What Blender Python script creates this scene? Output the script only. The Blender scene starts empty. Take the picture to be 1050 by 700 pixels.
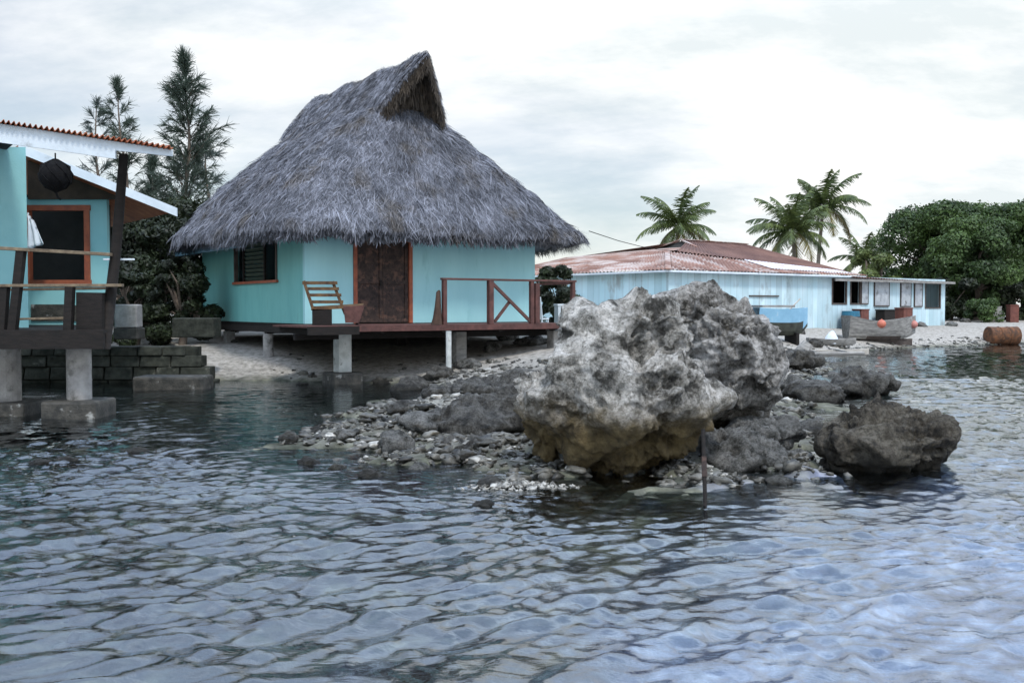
import bpy, bmesh, math, random
import numpy as np
from mathutils import Vector, Matrix, noise
R = math.radians
random.seed(7); rng = np.random.default_rng(7)
scene = bpy.context.scene
C = scene.collection

# ------------------------------------------------------------------ camera
F = 1020.0; EYE = 1.75; PITCH = math.atan(35.0 / F)
cam_d = bpy.data.cameras.new('camera'); cam = bpy.data.objects.new('camera', cam_d); C.objects.link(cam)
cam_d.sensor_width = 36; cam_d.lens = F / 1050 * 36
cam_d.clip_end = 3000; cam_d.clip_start = 0.05
cam.location = (0, 0, EYE); cam.rotation_euler = (R(90) - PITCH, 0, 0)
scene.camera = cam

# ------------------------------------------------------------------ light
SUN_EL, SUN_AZ = 58.0, 160.0          # azimuth measured from +Y (view direction) towards +X
world = bpy.data.worlds.new('World'); scene.world = world; world.use_nodes = True
def build_world():
    nt = world.node_tree; N = nt.nodes; L = nt.links
    bg = N['Background']; bg.inputs['Strength'].default_value = 0.1
    sky = N.new('ShaderNodeTexSky'); sky.sky_type = 'NISHITA'; sky.sun_disc = False
    sky.sun_elevation = R(SUN_EL); sky.sun_rotation = R(SUN_AZ)
    tc = N.new('ShaderNodeTexCoord'); sep = N.new('ShaderNodeSeparateXYZ'); L.new(tc.outputs['Generated'], sep.inputs[0])
    add = N.new('ShaderNodeMath'); add.operation = 'MAXIMUM'; L.new(sep.outputs['Z'], add.inputs[0]); add.inputs[1].default_value = 0.0
    ad2 = N.new('ShaderNodeMath'); ad2.operation = 'ADD'; L.new(add.outputs[0], ad2.inputs[0]); ad2.inputs[1].default_value = 0.38
    dx = N.new('ShaderNodeMath'); dx.operation = 'DIVIDE'; L.new(sep.outputs['X'], dx.inputs[0]); L.new(ad2.outputs[0], dx.inputs[1])
    dy = N.new('ShaderNodeMath'); dy.operation = 'DIVIDE'; L.new(sep.outputs['Y'], dy.inputs[0]); L.new(ad2.outputs[0], dy.inputs[1])
    cmb = N.new('ShaderNodeCombineXYZ'); L.new(dx.outputs[0], cmb.inputs[0]); L.new(dy.outputs[0], cmb.inputs[1])
    mp = N.new('ShaderNodeMapping'); L.new(cmb.outputs[0], mp.inputs[0])
    mp.inputs['Rotation'].default_value = (0, 0, R(28)); mp.inputs['Scale'].default_value = (0.55, 1.0, 1); mp.inputs['Location'].default_value = (1.7, 0.6, 0)
    n1 = N.new('ShaderNodeTexNoise'); L.new(mp.outputs[0], n1.inputs['Vector'])
    n1.inputs['Scale'].default_value = 1.15; n1.inputs['Detail'].default_value = 9; n1.inputs['Roughness'].default_value = 0.56; n1.inputs['Distortion'].default_value = 0.5
    n2 = N.new('ShaderNodeTexNoise'); L.new(mp.outputs[0], n2.inputs['Vector'])
    n2.inputs['Scale'].default_value = 3.3; n2.inputs['Detail'].default_value = 8; n2.inputs['Roughness'].default_value = 0.62
    r2 = N.new('ShaderNodeValToRGB'); L.new(n2.outputs['Fac'], r2.inputs[0])
    r2.color_ramp.elements[0].position = 0.39; r2.color_ramp.elements[0].color = (0.70, 0.755, 0.77, 1)
    r2.color_ramp.elements[1].position = 0.59; r2.color_ramp.elements[1].color = (1, 0.995, 0.975, 1)
    sc = N.new('ShaderNodeVectorMath'); sc.operation = 'SCALE'; L.new(r2.outputs[0], sc.inputs[0]); sc.inputs['Scale'].default_value = CLOUD
    # cover of the thin cloud: almost closed, a few pale blue thin places
    r1 = N.new('ShaderNodeValToRGB'); L.new(n1.outputs['Fac'], r1.inputs[0])
    r1.color_ramp.elements[0].position = 0.40; r1.color_ramp.elements[0].color = (0.42, 0.42, 0.42, 1)
    r1.color_ramp.elements[1].position = 0.56; r1.color_ramp.elements[1].color = (0.99, 0.99, 0.99, 1)
    mx = N.new('ShaderNodeMix'); mx.data_type = 'RGBA'
    L.new(r1.outputs[0], mx.inputs['Factor']); L.new(sky.outputs[0], mx.inputs['A']); L.new(sc.outputs[0], mx.inputs['B'])
    # an overcast sky is brighter overhead than near the horizon
    zr = N.new('ShaderNodeMapRange'); zr.interpolation_type = 'SMOOTHSTEP'; L.new(sep.outputs['Z'], zr.inputs['Value'])
    zr.inputs['From Min'].default_value = 0.24; zr.inputs['From Max'].default_value = 0.70; zr.inputs['To Min'].default_value = 0.0; zr.inputs['To Max'].default_value = 1.0
    s2 = N.new('ShaderNodeMix'); s2.data_type = 'RGBA'; s2.inputs['A'].default_value = (1, 1, 1, 1); s2.inputs['B'].default_value = (1.85, 2.18, 2.75, 1); L.new(zr.outputs[0], s2.inputs['Factor'])
    s3 = N.new('ShaderNodeVectorMath'); s3.operation = 'MULTIPLY'; L.new(mx.outputs['Result'], s3.inputs[0]); L.new(s2.outputs['Result'], s3.inputs[1])
    L.new(s3.outputs[0], bg.inputs['Color'])
CLOUD = 10.3
build_world()
sd = bpy.data.lights.new('sun', 'SUN'); sun = bpy.data.objects.new('sun', sd); C.objects.link(sun)
sd.energy = 2.2; sd.angle = R(9); sd.color = (1, 0.96, 0.9)
_d = Vector((math.sin(R(SUN_AZ)) * math.cos(R(SUN_EL)), math.cos(R(SUN_AZ)) * math.cos(R(SUN_EL)), math.sin(R(SUN_EL))))
sun.rotation_euler = _d.to_track_quat('Z', 'Y').to_euler()
scene.view_settings.view_transform = 'Standard'; scene.view_settings.look = 'None'
scene.view_settings.exposure = 0.25; scene.view_settings.gamma = 1

# ------------------------------------------------------------------ helpers
def W(px, py, Y):
    """world point at depth Y on the ray through the photograph's pixel"""
    x = (px - 525) / F; y = (350 - py) / F
    dy = math.cos(PITCH) + y * math.sin(PITCH); dz = -math.sin(PITCH) + y * math.cos(PITCH)
    s = Y / dy
    return Vector((x * s, Y, EYE + dz * s))
def G(px, py, z=0.0):
    """point where the ray meets the level z"""
    x = (px - 525) / F; y = (350 - py) / F
    dy = math.cos(PITCH) + y * math.sin(PITCH); dz = -math.sin(PITCH) + y * math.cos(PITCH)
    s = (z - EYE) / dz
    return Vector((x * s, dy * s, z))
def tag(o, label=None, cat=None, group=None, kind=None):
    if label: o['label'] = label
    if cat: o['category'] = cat
    if group: o['group'] = group
    if kind: o['kind'] = kind
    return o
def empty(name, loc, rz=0):
    o = bpy.data.objects.new(name, None); C.objects.link(o); o.location = loc; o.rotation_euler = (0, 0, rz); o.empty_display_size = 0.2
    return o
def link_mesh(name, V, Fc, mat, parent=None, smooth=False):
    me = bpy.data.meshes.new(name)
    if isinstance(V, np.ndarray):
        nf = len(Fc); k = Fc.shape[1]
        me.vertices.add(len(V)); me.vertices.foreach_set('co', V.astype(np.float32).ravel())
        me.loops.add(nf * k); me.loops.foreach_set('vertex_index', Fc.astype(np.int32).ravel())
        me.polygons.add(nf); me.polygons.foreach_set('loop_start', (np.arange(nf) * k).astype(np.int32))
        me.update(calc_edges=True); me.validate()
    else:
        me.from_pydata([tuple(v) for v in V], [], Fc)
    if smooth: me.polygons.foreach_set('use_smooth', [True] * len(me.polygons))
    if mat: me.materials.append(mat)
    me.update()
    o = bpy.data.objects.new(name, me); C.objects.link(o)
    if parent: o.parent = parent
    return o
class MB:
    def __init__(s): s.v = []; s.f = []
    def add(s, V, Fc):
        b = len(s.v); s.v += [tuple(v) for v in V]; s.f += [tuple(i + b for i in f) for f in Fc]; return s
    def hexa(s, P):     # 8 points: bottom 4 ccw, top 4 ccw
        return s.add(P, [(3, 2, 1, 0), (4, 5, 6, 7), (0, 1, 5, 4), (1, 2, 6, 5), (2, 3, 7, 6), (3, 0, 4, 7)])
    def box(s, x0, x1, y0, y1, z0, z1):
        return s.hexa([(x0, y0, z0), (x1, y0, z0), (x1, y1, z0), (x0, y1, z0), (x0, y0, z1), (x1, y0, z1), (x1, y1, z1), (x0, y1, z1)])
    def bar(s, a, b, w, h, up=(0, 0, 1)):
        a = Vector(a); b = Vector(b); d = (b - a).normalized(); u = Vector(up)
        r = d.cross(u)
        if r.length < 1e-4: r = d.cross(Vector((0, 1, 0)))
        r.normalize(); u = r.cross(d).normalized()
        P = []
        for c in (a, b):
            for (i, j) in ((-1, -1), (1, -1), (1, 1), (-1, 1)): P.append(c + r * (w / 2 * i) + u * (h / 2 * j))
        return s.add(P, [(0, 1, 2, 3), (7, 6, 5, 4), (0, 4, 5, 1), (1, 5, 6, 2), (2, 6, 7, 3), (3, 7, 4, 0)])
    def tube(s, pts, rad, n=10, cap=True):
        pts = [Vector(p) for p in pts]
        if not hasattr(rad, '__len__'): rad = [rad] * len(pts)
        V = []; Fc = []
        ref = Vector((0.3, 1, 0.1)).normalized()
        for i, p in enumerate(pts):
            d = (pts[min(i + 1, len(pts) - 1)] - pts[max(i - 1, 0)]).normalized()
            a = d.cross(ref)
            if a.length < 0.05: a = d.cross(Vector((1, 0, 0)))
            a.normalize(); b = d.cross(a)
            for k in range(n):
                t = 2 * math.pi * k / n; V.append(p + (a * math.cos(t) + b * math.sin(t)) * rad[i])
        for i in range(len(pts) - 1):
            for k in range(n):
                Fc.append((i * n + k, i * n + (k + 1) % n, (i + 1) * n + (k + 1) % n, (i + 1) * n + k))
        if cap: Fc.append(tuple(range(n))); Fc.append(tuple(range(len(pts) * n - 1, (len(pts) - 1) * n - 1, -1)))
        return s.add(V, Fc)
    def build(s, name, mat, parent=None, smooth=False, bevel=0):
        o = link_mesh(name, s.v, s.f, mat, parent, smooth)
        if bevel:
            m = o.modifiers.new('bevel', 'BEVEL'); m.width = bevel; m.segments = 2; m.limit_method = 'ANGLE'
        return o
# vectorised value noise
_T = rng.random((256, 256))
def vnoise(x, y):
    xi = np.floor(x).astype(int); yi = np.floor(y).astype(int); fx = x - xi; fy = y - yi
    fx = fx * fx * (3 - 2 * fx); fy = fy * fy * (3 - 2 * fy)
    a = _T[xi & 255, yi & 255]; b = _T[(xi + 1) & 255, yi & 255]; c = _T[xi & 255, (yi + 1) & 255]; d = _T[(xi + 1) & 255, (yi + 1) & 255]
    return (a * (1 - fx) + b * fx) * (1 - fy) + (c * (1 - fx) + d * fx) * fy
def fbm(x, y, o=4):
    r = 0; a = 0.5
    for i in range(o): r = r + a * (vnoise(x * 2 ** i + 17.3 * i, y * 2 ** i + 5.1 * i) - 0.5); a *= 0.5
    return r

# ------------------------------------------------------------------ materials
def mat(name, c1, c2=None, scale=4, rough=0.8, bump=0.3, bscale=30, detail=6, lo=0.35, hi=0.65, metal=0, spec=0.3,
        stain=None, stain_scale=1.2, stain_lo=0.52, stain_hi=0.62, stretch=None, island=0, dist=0.0, bdist=0.02, two=False):
    m = bpy.data.materials.new(name); m.use_nodes = True; nt = m.node_tree; N = nt.nodes; L = nt.links
    b = N['Principled BSDF']; b.inputs['Roughness'].default_value = rough; b.inputs['Metallic'].default_value = metal
    b.inputs['Specular IOR Level'].default_value = spec
    tc = N.new('ShaderNodeTexCoord'); mp = N.new('ShaderNodeMapping'); L.new(tc.outputs['Object'], mp.inputs[0])
    if stretch: mp.inputs['Scale'].default_value = stretch
    n = N.new('ShaderNodeTexNoise'); n.inputs['Scale'].default_value = scale; n.inputs['Detail'].default_value = detail; n.inputs['Roughness'].default_value = 0.6
    n.inputs['Distortion'].default_value = dist
    L.new(mp.outputs[0], n.inputs['Vector'])
    rp = N.new('ShaderNodeValToRGB'); L.new(n.outputs['Fac'], rp.inputs[0])
    c2 = c2 or tuple(x * 0.8 for x in c1)
    rp.color_ramp.elements[0].position = lo; rp.color_ramp.elements[0].color = (*c2, 1)
    rp.color_ramp.elements[1].position = hi; rp.color_ramp.elements[1].color = (*c1, 1)
    out = rp.outputs[0]
    if stain:
        n3 = N.new('ShaderNodeTexNoise'); n3.inputs['Scale'].default_value = stain_scale; n3.inputs['Detail'].default_value = 7; n3.inputs['Roughness'].default_value = 0.65
        L.new(mp.outputs[0], n3.inputs['Vector'])
        r3 = N.new('ShaderNodeValToRGB'); L.new(n3.outputs['Fac'], r3.inputs[0])
        r3.color_ramp.elements[0].position = stain_lo; r3.color_ramp.elements[1].position = stain_hi
        mx = N.new('ShaderNodeMix'); mx.data_type = 'RGBA'; L.new(r3.outputs[0], mx.inputs['Factor']); L.new(out, mx.inputs['A']); mx.inputs['B'].default_value = (*stain, 1)
        out = mx.outputs['Result']
    if island:
        g = N.new('ShaderNodeNewGeometry'); mr = N.new('ShaderNodeMapRange'); L.new(g.outputs['Random Per Island'], mr.inputs['Value'])
        mr.inputs['To Min'].default_value = 1 - island; mr.inputs['To Max'].default_value = 1 + island
        sc = N.new('ShaderNodeVectorMath'); sc.operation = 'SCALE'; L.new(out, sc.inputs[0]); L.new(mr.outputs[0], sc.inputs['Scale']); out = sc.outputs[0]
    L.new(out, b.inputs['Base Color'])
    if bump:
        nb = N.new('ShaderNodeTexNoise'); nb.inputs['Scale'].default_value = bscale; nb.inputs['Detail'].default_value = 5; L.new(mp.outputs[0], nb.inputs['Vector'])
        bp = N.new('ShaderNodeBump'); bp.inputs['Strength'].default_value = bump; bp.inputs['Distance'].default_value = bdist
        L.new(nb.outputs['Fac'], bp.inputs['Height']); L.new(bp.outputs[0], b.inputs['Normal'])
    m['out'] = out.node.name
    return m
def leaf_mat(name, c1, c2, island=0.45, scale=0.5):
    m = mat(name, c1, c2, scale=scale, rough=0.55, bump=0, island=island, lo=0.4, hi=0.6, spec=0.35)
    nt = m.node_tree; N = nt.nodes; L = nt.links; b = N['Principled BSDF']
    src = b.inputs['Base Color'].links[0].from_socket
    tr = N.new('ShaderNodeBsdfTranslucent'); L.new(src, tr.inputs['Color'])
    mx = N.new('ShaderNodeMixShader'); mx.inputs[0].default_value = 0.25; L.new(b.outputs[0], mx.inputs[1]); L.new(tr.outputs[0], mx.inputs[2])
    L.new(mx.outputs[0], N['Material Output'].inputs['Surface'])
    return m
def add_boards(m, axis='X', pitch=0.3, dark=0.45, width=0.06):
    """dark open joints between vertical boards"""
    nt = m.node_tree; N = nt.nodes; L = nt.links; b = N['Principled BSDF']
    src = b.inputs['Base Color'].links[0].from_socket
    tc = N.new('ShaderNodeTexCoord'); s = N.new('ShaderNodeSeparateXYZ'); L.new(tc.outputs['Object'], s.inputs[0])
    dv = N.new('ShaderNodeMath'); dv.operation = 'DIVIDE'; L.new(s.outputs[axis], dv.inputs[0]); dv.inputs[1].default_value = pitch
    fr = N.new('ShaderNodeMath'); fr.operation = 'FRACT'; L.new(dv.outputs[0], fr.inputs[0])
    lt = N.new('ShaderNodeMath'); lt.operation = 'LESS_THAN'; L.new(fr.outputs[0], lt.inputs[0]); lt.inputs[1].default_value = width
    fl = N.new('ShaderNodeMath'); fl.operation = 'FLOOR'; L.new(dv.outputs[0], fl.inputs[0])
    wn = N.new('ShaderNodeTexWhiteNoise'); wn.noise_dimensions = '1D'; L.new(fl.outputs[0], wn.inputs['W'])
    mr = N.new('ShaderNodeMapRange'); L.new(wn.outputs['Value'], mr.inputs['Value']); mr.inputs['To Min'].default_value = 0.86; mr.inputs['To Max'].default_value = 1.08
    sc = N.new('ShaderNodeVectorMath'); sc.operation = 'SCALE'; L.new(src, sc.inputs[0]); L.new(mr.outputs[0], sc.inputs['Scale'])
    sd_ = N.new('ShaderNodeVectorMath'); sd_.operation = 'SCALE'; L.new(src, sd_.inputs[0]); sd_.inputs['Scale'].default_value = dark
    mx = N.new('ShaderNodeMix'); mx.data_type = 'RGBA'; L.new(lt.outputs[0], mx.inputs['Factor']); L.new(sc.outputs[0], mx.inputs['A']); L.new(sd_.outputs[0], mx.inputs['B'])
    L.new(mx.outputs['Result'], b.inputs['Base Color'])
    return m
M = {}
M['teal'] = mat('teal_paint', (0.32, 0.58, 0.60), (0.28, 0.53, 0.56), scale=1.3, rough=0.6, bump=0.15, bscale=25, stain=(0.16, 0.37, 0.38), stain_scale=1.6, stain_lo=0.58, stain_hi=0.8, stretch=(1.6, 1.6, 0.35))
M['teal_green_shaded'] = mat('shaded_green_teal_paint', (0.17, 0.44, 0.41), (0.13, 0.37, 0.35), scale=1.6, stretch=(1.6, 1.6, 0.4), stain=(0.09, 0.26, 0.24), stain_scale=1.6, stain_lo=0.56, stain_hi=0.8, rough=0.6, bump=0.15, bscale=25)  # greener teal, darkened: the shade on the side wall is in the colour
M['porch_teal'] = mat('porch_teal_paint', (0.25, 0.50, 0.51), (0.21, 0.45, 0.47), scale=1.5, rough=0.6, bump=0.15, stain=(0.12, 0.32, 0.32), stain_scale=0.9, stain_lo=0.6, stain_hi=0.78)
M['redwood'] = mat('red_brown_paint', (0.115, 0.050, 0.042), (0.06, 0.028, 0.024), scale=6, rough=0.7, bump=0.3)
M['orange'] = mat('orange_trim_paint', (0.33, 0.095, 0.045), (0.2, 0.06, 0.035), scale=6, rough=0.6, bump=0.2)
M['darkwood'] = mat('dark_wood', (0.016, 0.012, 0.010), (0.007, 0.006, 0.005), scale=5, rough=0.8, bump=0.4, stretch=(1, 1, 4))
M['door'] = mat('door_wood', (0.055, 0.035, 0.028), (0.018, 0.013, 0.012), scale=9, rough=0.75, bump=0.4, stain=(0.10, 0.055, 0.04), stain_scale=5)
M['chairwood'] = mat('chair_wood', (0.15, 0.085, 0.035), (0.05, 0.025, 0.014), scale=7, rough=0.65, bump=0.3)
M['railtop'] = mat('weathered_rail_wood', (0.20, 0.155, 0.10), (0.09, 0.065, 0.042), scale=8, rough=0.6, bump=0.3)
M['white'] = mat('white_trim_paint', (0.62, 0.68, 0.72), (0.5, 0.56, 0.6), scale=2, rough=0.55, bump=0.15, stain=(0.3, 0.33, 0.34), stain_scale=2.2, stain_lo=0.62, stain_hi=0.75)
M['concrete'] = mat('grey_concrete', (0.34, 0.33, 0.31), (0.22, 0.21, 0.20), scale=5, rough=0.9, bump=0.5, stain=(0.07, 0.07, 0.06), stain_scale=3, stain_lo=0.55, stain_hi=0.7)
M['wetconcrete'] = mat('wet_dark_concrete', (0.07, 0.065, 0.055), (0.025, 0.025, 0.022), scale=6, rough=0.6, bump=0.6, stain=(0.3, 0.3, 0.28), stain_scale=4, stain_lo=0.6, stain_hi=0.68)
M['whiteconc'] = mat('painted_concrete', (0.55, 0.57, 0.55), (0.38, 0.40, 0.38), scale=6, rough=0.8, bump=0.3, stain=(0.15, 0.15, 0.13), stain_scale=3, stain_lo=0.6, stain_hi=0.7)
M['block'] = mat('wall_block_stone', (0.045, 0.048, 0.037), (0.013, 0.015, 0.011), scale=5, rough=0.9, bump=0.8, bscale=14, stain=(0.12, 0.12, 0.10), stain_scale=3, stain_lo=0.6, stain_hi=0.7)  # dark mossy stone; the shade over the wall is also in this colour
M['rust'] = mat('rusted_iron_roof', (0.29, 0.155, 0.11), (0.14, 0.068, 0.048), scale=1.4, rough=0.65, bump=0.1, stain=(0.40, 0.34, 0.31), stain_scale=1.3, stain_lo=0.46, stain_hi=0.60, stretch=(1.2, 0.35, 1), detail=9)
M['rust_dark'] = mat('dark_rusted_roof', (0.165, 0.085, 0.062), (0.09, 0.042, 0.032), scale=0.8, rough=0.7, bump=0.1)
M['rust_red'] = mat('orange_rusted_roof', (0.35, 0.11, 0.04), (0.2, 0.05, 0.02), scale=4, rough=0.75, bump=0.2)
M['zinc'] = mat('pale_zinc_roof', (0.62, 0.62, 0.66), (0.5, 0.48, 0.52), scale=1.5, rough=0.5, bump=0.1, stain=(0.38, 0.26, 0.24), stain_scale=1.2, stain_lo=0.58, stain_hi=0.7)
M['paleblue'] = add_boards(mat('pale_blue_boards', (0.52, 0.655, 0.70), (0.40, 0.56, 0.61), scale=1.4, rough=0.75, bump=0.2, stain=(0.30, 0.36, 0.37), stain_scale=1.1, stain_lo=0.56, stain_hi=0.68, stretch=(1, 1, 0.45)), 'X', 0.38, 0.68, 0.06)
M['paleblue_y'] = add_boards(mat('pale_blue_side_boards', (0.50, 0.68, 0.74), (0.40, 0.60, 0.66), scale=1.4, rough=0.75, bump=0.2, stain=(0.30, 0.36, 0.37), stain_scale=1.1, stain_lo=0.56, stain_hi=0.68, stretch=(1, 1, 0.45)), 'Y', 0.38, 0.68, 0.06)
M['shutter'] = mat('grey_shutter', (0.42, 0.45, 0.47), (0.28, 0.30, 0.32), scale=4, rough=0.8, bump=0.3, stain=(0.14, 0.14, 0.14), stain_scale=3, stain_lo=0.58, stain_hi=0.68)
M['framedark'] = mat('dark_frame', (0.10, 0.08, 0.07), (0.05, 0.04, 0.035), scale=6)
M['interior'] = mat('dark_interior', (0.035, 0.033, 0.03), (0.02, 0.02, 0.018), scale=2)
M['boatblue'] = mat('pale_blue_boat_paint', (0.24, 0.44, 0.58), (0.19, 0.37, 0.51), scale=3, rough=0.5, bump=0.15, stain=(0.45, 0.5, 0.52), stain_scale=3, stain_lo=0.6, stain_hi=0.7)
M['boatdark'] = mat('dark_antifoul', (0.06, 0.065, 0.05), (0.03, 0.03, 0.025), scale=4)
M['greywood'] = mat('grey_weathered_wood', (0.30, 0.29, 0.27), (0.15, 0.145, 0.135), scale=3, rough=0.85, bump=0.4, stretch=(1, 4, 4))
M['palewood'] = mat('bleached_wood', (0.52, 0.49, 0.44), (0.35, 0.32, 0.28), scale=3, rough=0.8, bump=0.3)
M['buoy'] = mat('orange_buoy', (0.50, 0.16, 0.10), (0.4, 0.11, 0.07), scale=5, rough=0.45, bump=0.1)
M['buoy2'] = mat('faded_pink_buoy', (0.48, 0.20, 0.17), (0.36, 0.15, 0.12), scale=5, rough=0.6, bump=0.1)
M['drum'] = mat('rusty_drum', (0.17, 0.07, 0.03), (0.05, 0.028, 0.018), scale=5, rough=0.85, bump=0.4, stain=(0.05, 0.03, 0.02), stain_scale=3)
M['bluebarrel'] = mat('blue_barrel', (0.03, 0.15, 0.23), (0.02, 0.10, 0.16), scale=5, rough=0.5, bump=0.1)
M['redcrate'] = mat('red_brown_crate', (0.16, 0.06, 0.045), (0.10, 0.038, 0.03), scale=5)
M['net'] = mat('black_net', (0.010, 0.010, 0.010), (0.005, 0.005, 0.006), scale=20, rough=0.9, spec=0.1, bump=0.4, bscale=60)
M['cloth'] = mat('white_cloth', (0.6, 0.66, 0.7), (0.5, 0.56, 0.62), scale=4, rough=0.8, bump=0.2)
M['towel'] = mat('brown_cloth', (0.085, 0.05, 0.035), (0.05, 0.03, 0.022), scale=6, rough=0.9, bump=0.4)
M['bark'] = mat('bark', (0.16, 0.13, 0.10), (0.08, 0.06, 0.05), scale=6, rough=0.9, bump=0.5)
M['palmbark'] = mat('palm_bark', (0.24, 0.21, 0.17), (0.13, 0.11, 0.09), scale=5, rough=0.9, bump=0.5, stretch=(1, 1, 4))
M['needle'] = leaf_mat('casuarina_needles', (0.075, 0.10, 0.075), (0.045, 0.066, 0.05))
M['needle_pale'] = leaf_mat('grey_casuarina_needles', (0.10, 0.125, 0.115), (0.07, 0.09, 0.085))
M['palm'] = leaf_mat('palm_leaves', (0.105, 0.135, 0.04), (0.055, 0.08, 0.028), scale=0.9)
M['palmdry'] = leaf_mat('palm_yellow_leaves', (0.17, 0.15, 0.05), (0.10, 0.08, 0.03), scale=0.9)
M['leaf'] = leaf_mat('broad_leaves', (0.070, 0.115, 0.030), (0.028, 0.052, 0.016), scale=0.35)
M['leafpale'] = leaf_mat('pale_leaves', (0.13, 0.16, 0.05), (0.08, 0.11, 0.035), scale=0.6)
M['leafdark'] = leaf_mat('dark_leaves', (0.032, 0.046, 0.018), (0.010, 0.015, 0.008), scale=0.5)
M['thatch'] = mat('grey_thatch', (0.205, 0.215, 0.25), (0.085, 0.09, 0.105), scale=1.6, rough=0.9, bump=0.4, bscale=12, island=0.65, detail=8, stain=(0.10, 0.09, 0.08), stain_scale=1.0, stain_lo=0.52, stain_hi=0.68, bdist=0.04)
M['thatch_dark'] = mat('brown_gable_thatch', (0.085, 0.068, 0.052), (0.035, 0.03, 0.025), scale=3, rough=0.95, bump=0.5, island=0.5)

def rock_mat(name, light, mid, dark, brown, zlo, zhi, bump=0.6, scale=1.0, rough=0.85):
    """pitted coral limestone; algae band between world heights zlo (full) and zhi (none)"""
    m = bpy.data.materials.new(name); m.use_nodes = True; nt = m.node_tree; N = nt.nodes; L = nt.links
    b = N['Principled BSDF']; b.inputs['Roughness'].default_value = rough; b.inputs['Specular IOR Level'].default_value = 0.3
    g = N.new('ShaderNodeNewGeometry')
    def nz(s, d=7, r=0.6, dist=0):
        n = N.new('ShaderNodeTexNoise'); n.inputs['Scale'].default_value = s * scale; n.inputs['Detail'].default_value = d; n.inputs['Roughness'].default_value = r
        n.inputs['Distortion'].default_value = dist; L.new(g.outputs['Position'], n.inputs['Vector']); return n
    a = nz(3.6, 10, 0.74, 0.15)
    r1 = N.new('ShaderNodeValToRGB'); L.new(a.outputs['Fac'], r1.inputs[0]); e = r1.color_ramp.elements
    e[0].position = 0.40; e[0].color = (*dark, 1); e[1].position = 0.59; e[1].color = (*light, 1)
    x = e.new(0.48); x.color = (*mid, 1)
    a2 = nz(20, 6, 0.75, 0.0); ra = N.new('ShaderNodeValToRGB'); L.new(a2.outputs['Fac'], ra.inputs[0]); ra.color_ramp.elements[0].position = 0.38; ra.color_ramp.elements[0].color = (0.30, 0.29, 0.26, 1); ra.color_ramp.elements[1].position = 0.54; ra.color_ramp.elements[1].color = (1.15, 1.15, 1.15, 1)
    # pits: dark spots put the shade of small hollows into the colour
    vo = N.new('ShaderNodeTexVoronoi'); vo.inputs['Scale'].default_value = 19 * scale; L.new(g.outputs['Position'], vo.inputs['Vector'])
    pr = N.new('ShaderNodeValToRGB'); L.new(vo.outputs['Distance'], pr.inputs[0]); pr.color_ramp.elements[0].position = 0.08; pr.color_ramp.elements[0].color = (0.45, 0.45, 0.45, 1); pr.color_ramp.elements[1].position = 0.3
    mu = N.new('ShaderNodeMix'); mu.data_type = 'RGBA'; mu.blend_type = 'MULTIPLY'; mu.inputs['Factor'].default_value = 0.55
    L.new(r1.outputs[0], mu.inputs['A']); L.new(pr.outputs[0], mu.inputs['B'])
    m3 = N.new('ShaderNodeMix'); m3.data_type = 'RGBA'; m3.blend_type = 'MULTIPLY'; m3.inputs['Factor'].default_value = 0.75
    L.new(mu.outputs['Result'], m3.inputs['A']); L.new(ra.outputs[0], m3.inputs['B']); mu = m3
    # tidal algae band
    s = N.new('ShaderNodeSeparateXYZ'); L.new(g.outputs['Position'], s.inputs[0])
    n2 = nz(1.6, 5); ad = N.new('ShaderNodeMath'); ad.operation = 'MULTIPLY_ADD'; L.new(n2.outputs['Fac'], ad.inputs[0]); ad.inputs[1].default_value = 0.5; L.new(s.outputs['Z'], ad.inputs[2])
    mr = N.new('ShaderNodeMapRange'); mr.interpolation_type = 'SMOOTHSTEP'; L.new(ad.outputs[0], mr.inputs['Value'])
    mr.inputs['From Min'].default_value = zlo + 0.25; mr.inputs['From Max'].default_value = zhi + 0.25; mr.inputs['To Min'].default_value = 1; mr.inputs['To Max'].default_value = 0
    n3 = nz(5, 6, 0.65); r3 = N.new('ShaderNodeValToRGB'); L.new(n3.outputs['Fac'], r3.inputs[0])
    r3.color_ramp.elements[0].position = 0.4; r3.color_ramp.elements[0].color = (*[c * 0.35 for c in brown], 1); r3.color_ramp.elements[1].position = 0.62; r3.color_ramp.elements[1].color = (*brown, 1)
    mx = N.new('ShaderNodeMix'); mx.data_type = 'RGBA'; L.new(mr.outputs[0], mx.inputs['Factor']); L.new(mu.outputs['Result'], mx.inputs['A']); L.new(r3.outputs[0], mx.inputs['B'])
    L.new(mx.outputs['Result'], b.inputs['Base Color'])
    nb = nz(12, 9, 0.8, 0.0); nb2 = nz(34, 4, 0.6)
    sm = N.new('ShaderNodeMath'); sm.operation = 'MULTIPLY_ADD'; L.new(nb2.outputs['Fac'], sm.inputs[0]); sm.inputs[1].default_value = 0.35; L.new(nb.outputs['Fac'], sm.inputs[2])
    bp = N.new('ShaderNodeBump'); bp.inputs['Strength'].default_value = min(1, bump * 1.5); bp.inputs['Distance'].default_value = 0.15; L.new(sm.outputs[0], bp.inputs['Height']); L.new(bp.outputs[0], b.inputs['Normal'])
    return m
M['rock_big'] = rock_mat('pale_coral_rock', (0.74, 0.71, 0.66), (0.35, 0.335, 0.30), (0.07, 0.067, 0.058), (0.21, 0.155, 0.07), 0.45, 0.98)
M['rock_back'] = rock_mat('grey_coral_rock', (0.66, 0.635, 0.60), (0.34, 0.325, 0.30), (0.07, 0.066, 0.056), (0.14, 0.12, 0.08), 0.2, 0.6)
M['rock_brown'] = rock_mat('brown_coral_rock', (0.17, 0.155, 0.125), (0.095, 0.082, 0.062), (0.028, 0.025, 0.02), (0.045, 0.04, 0.028), 0.02, 0.3)
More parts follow.
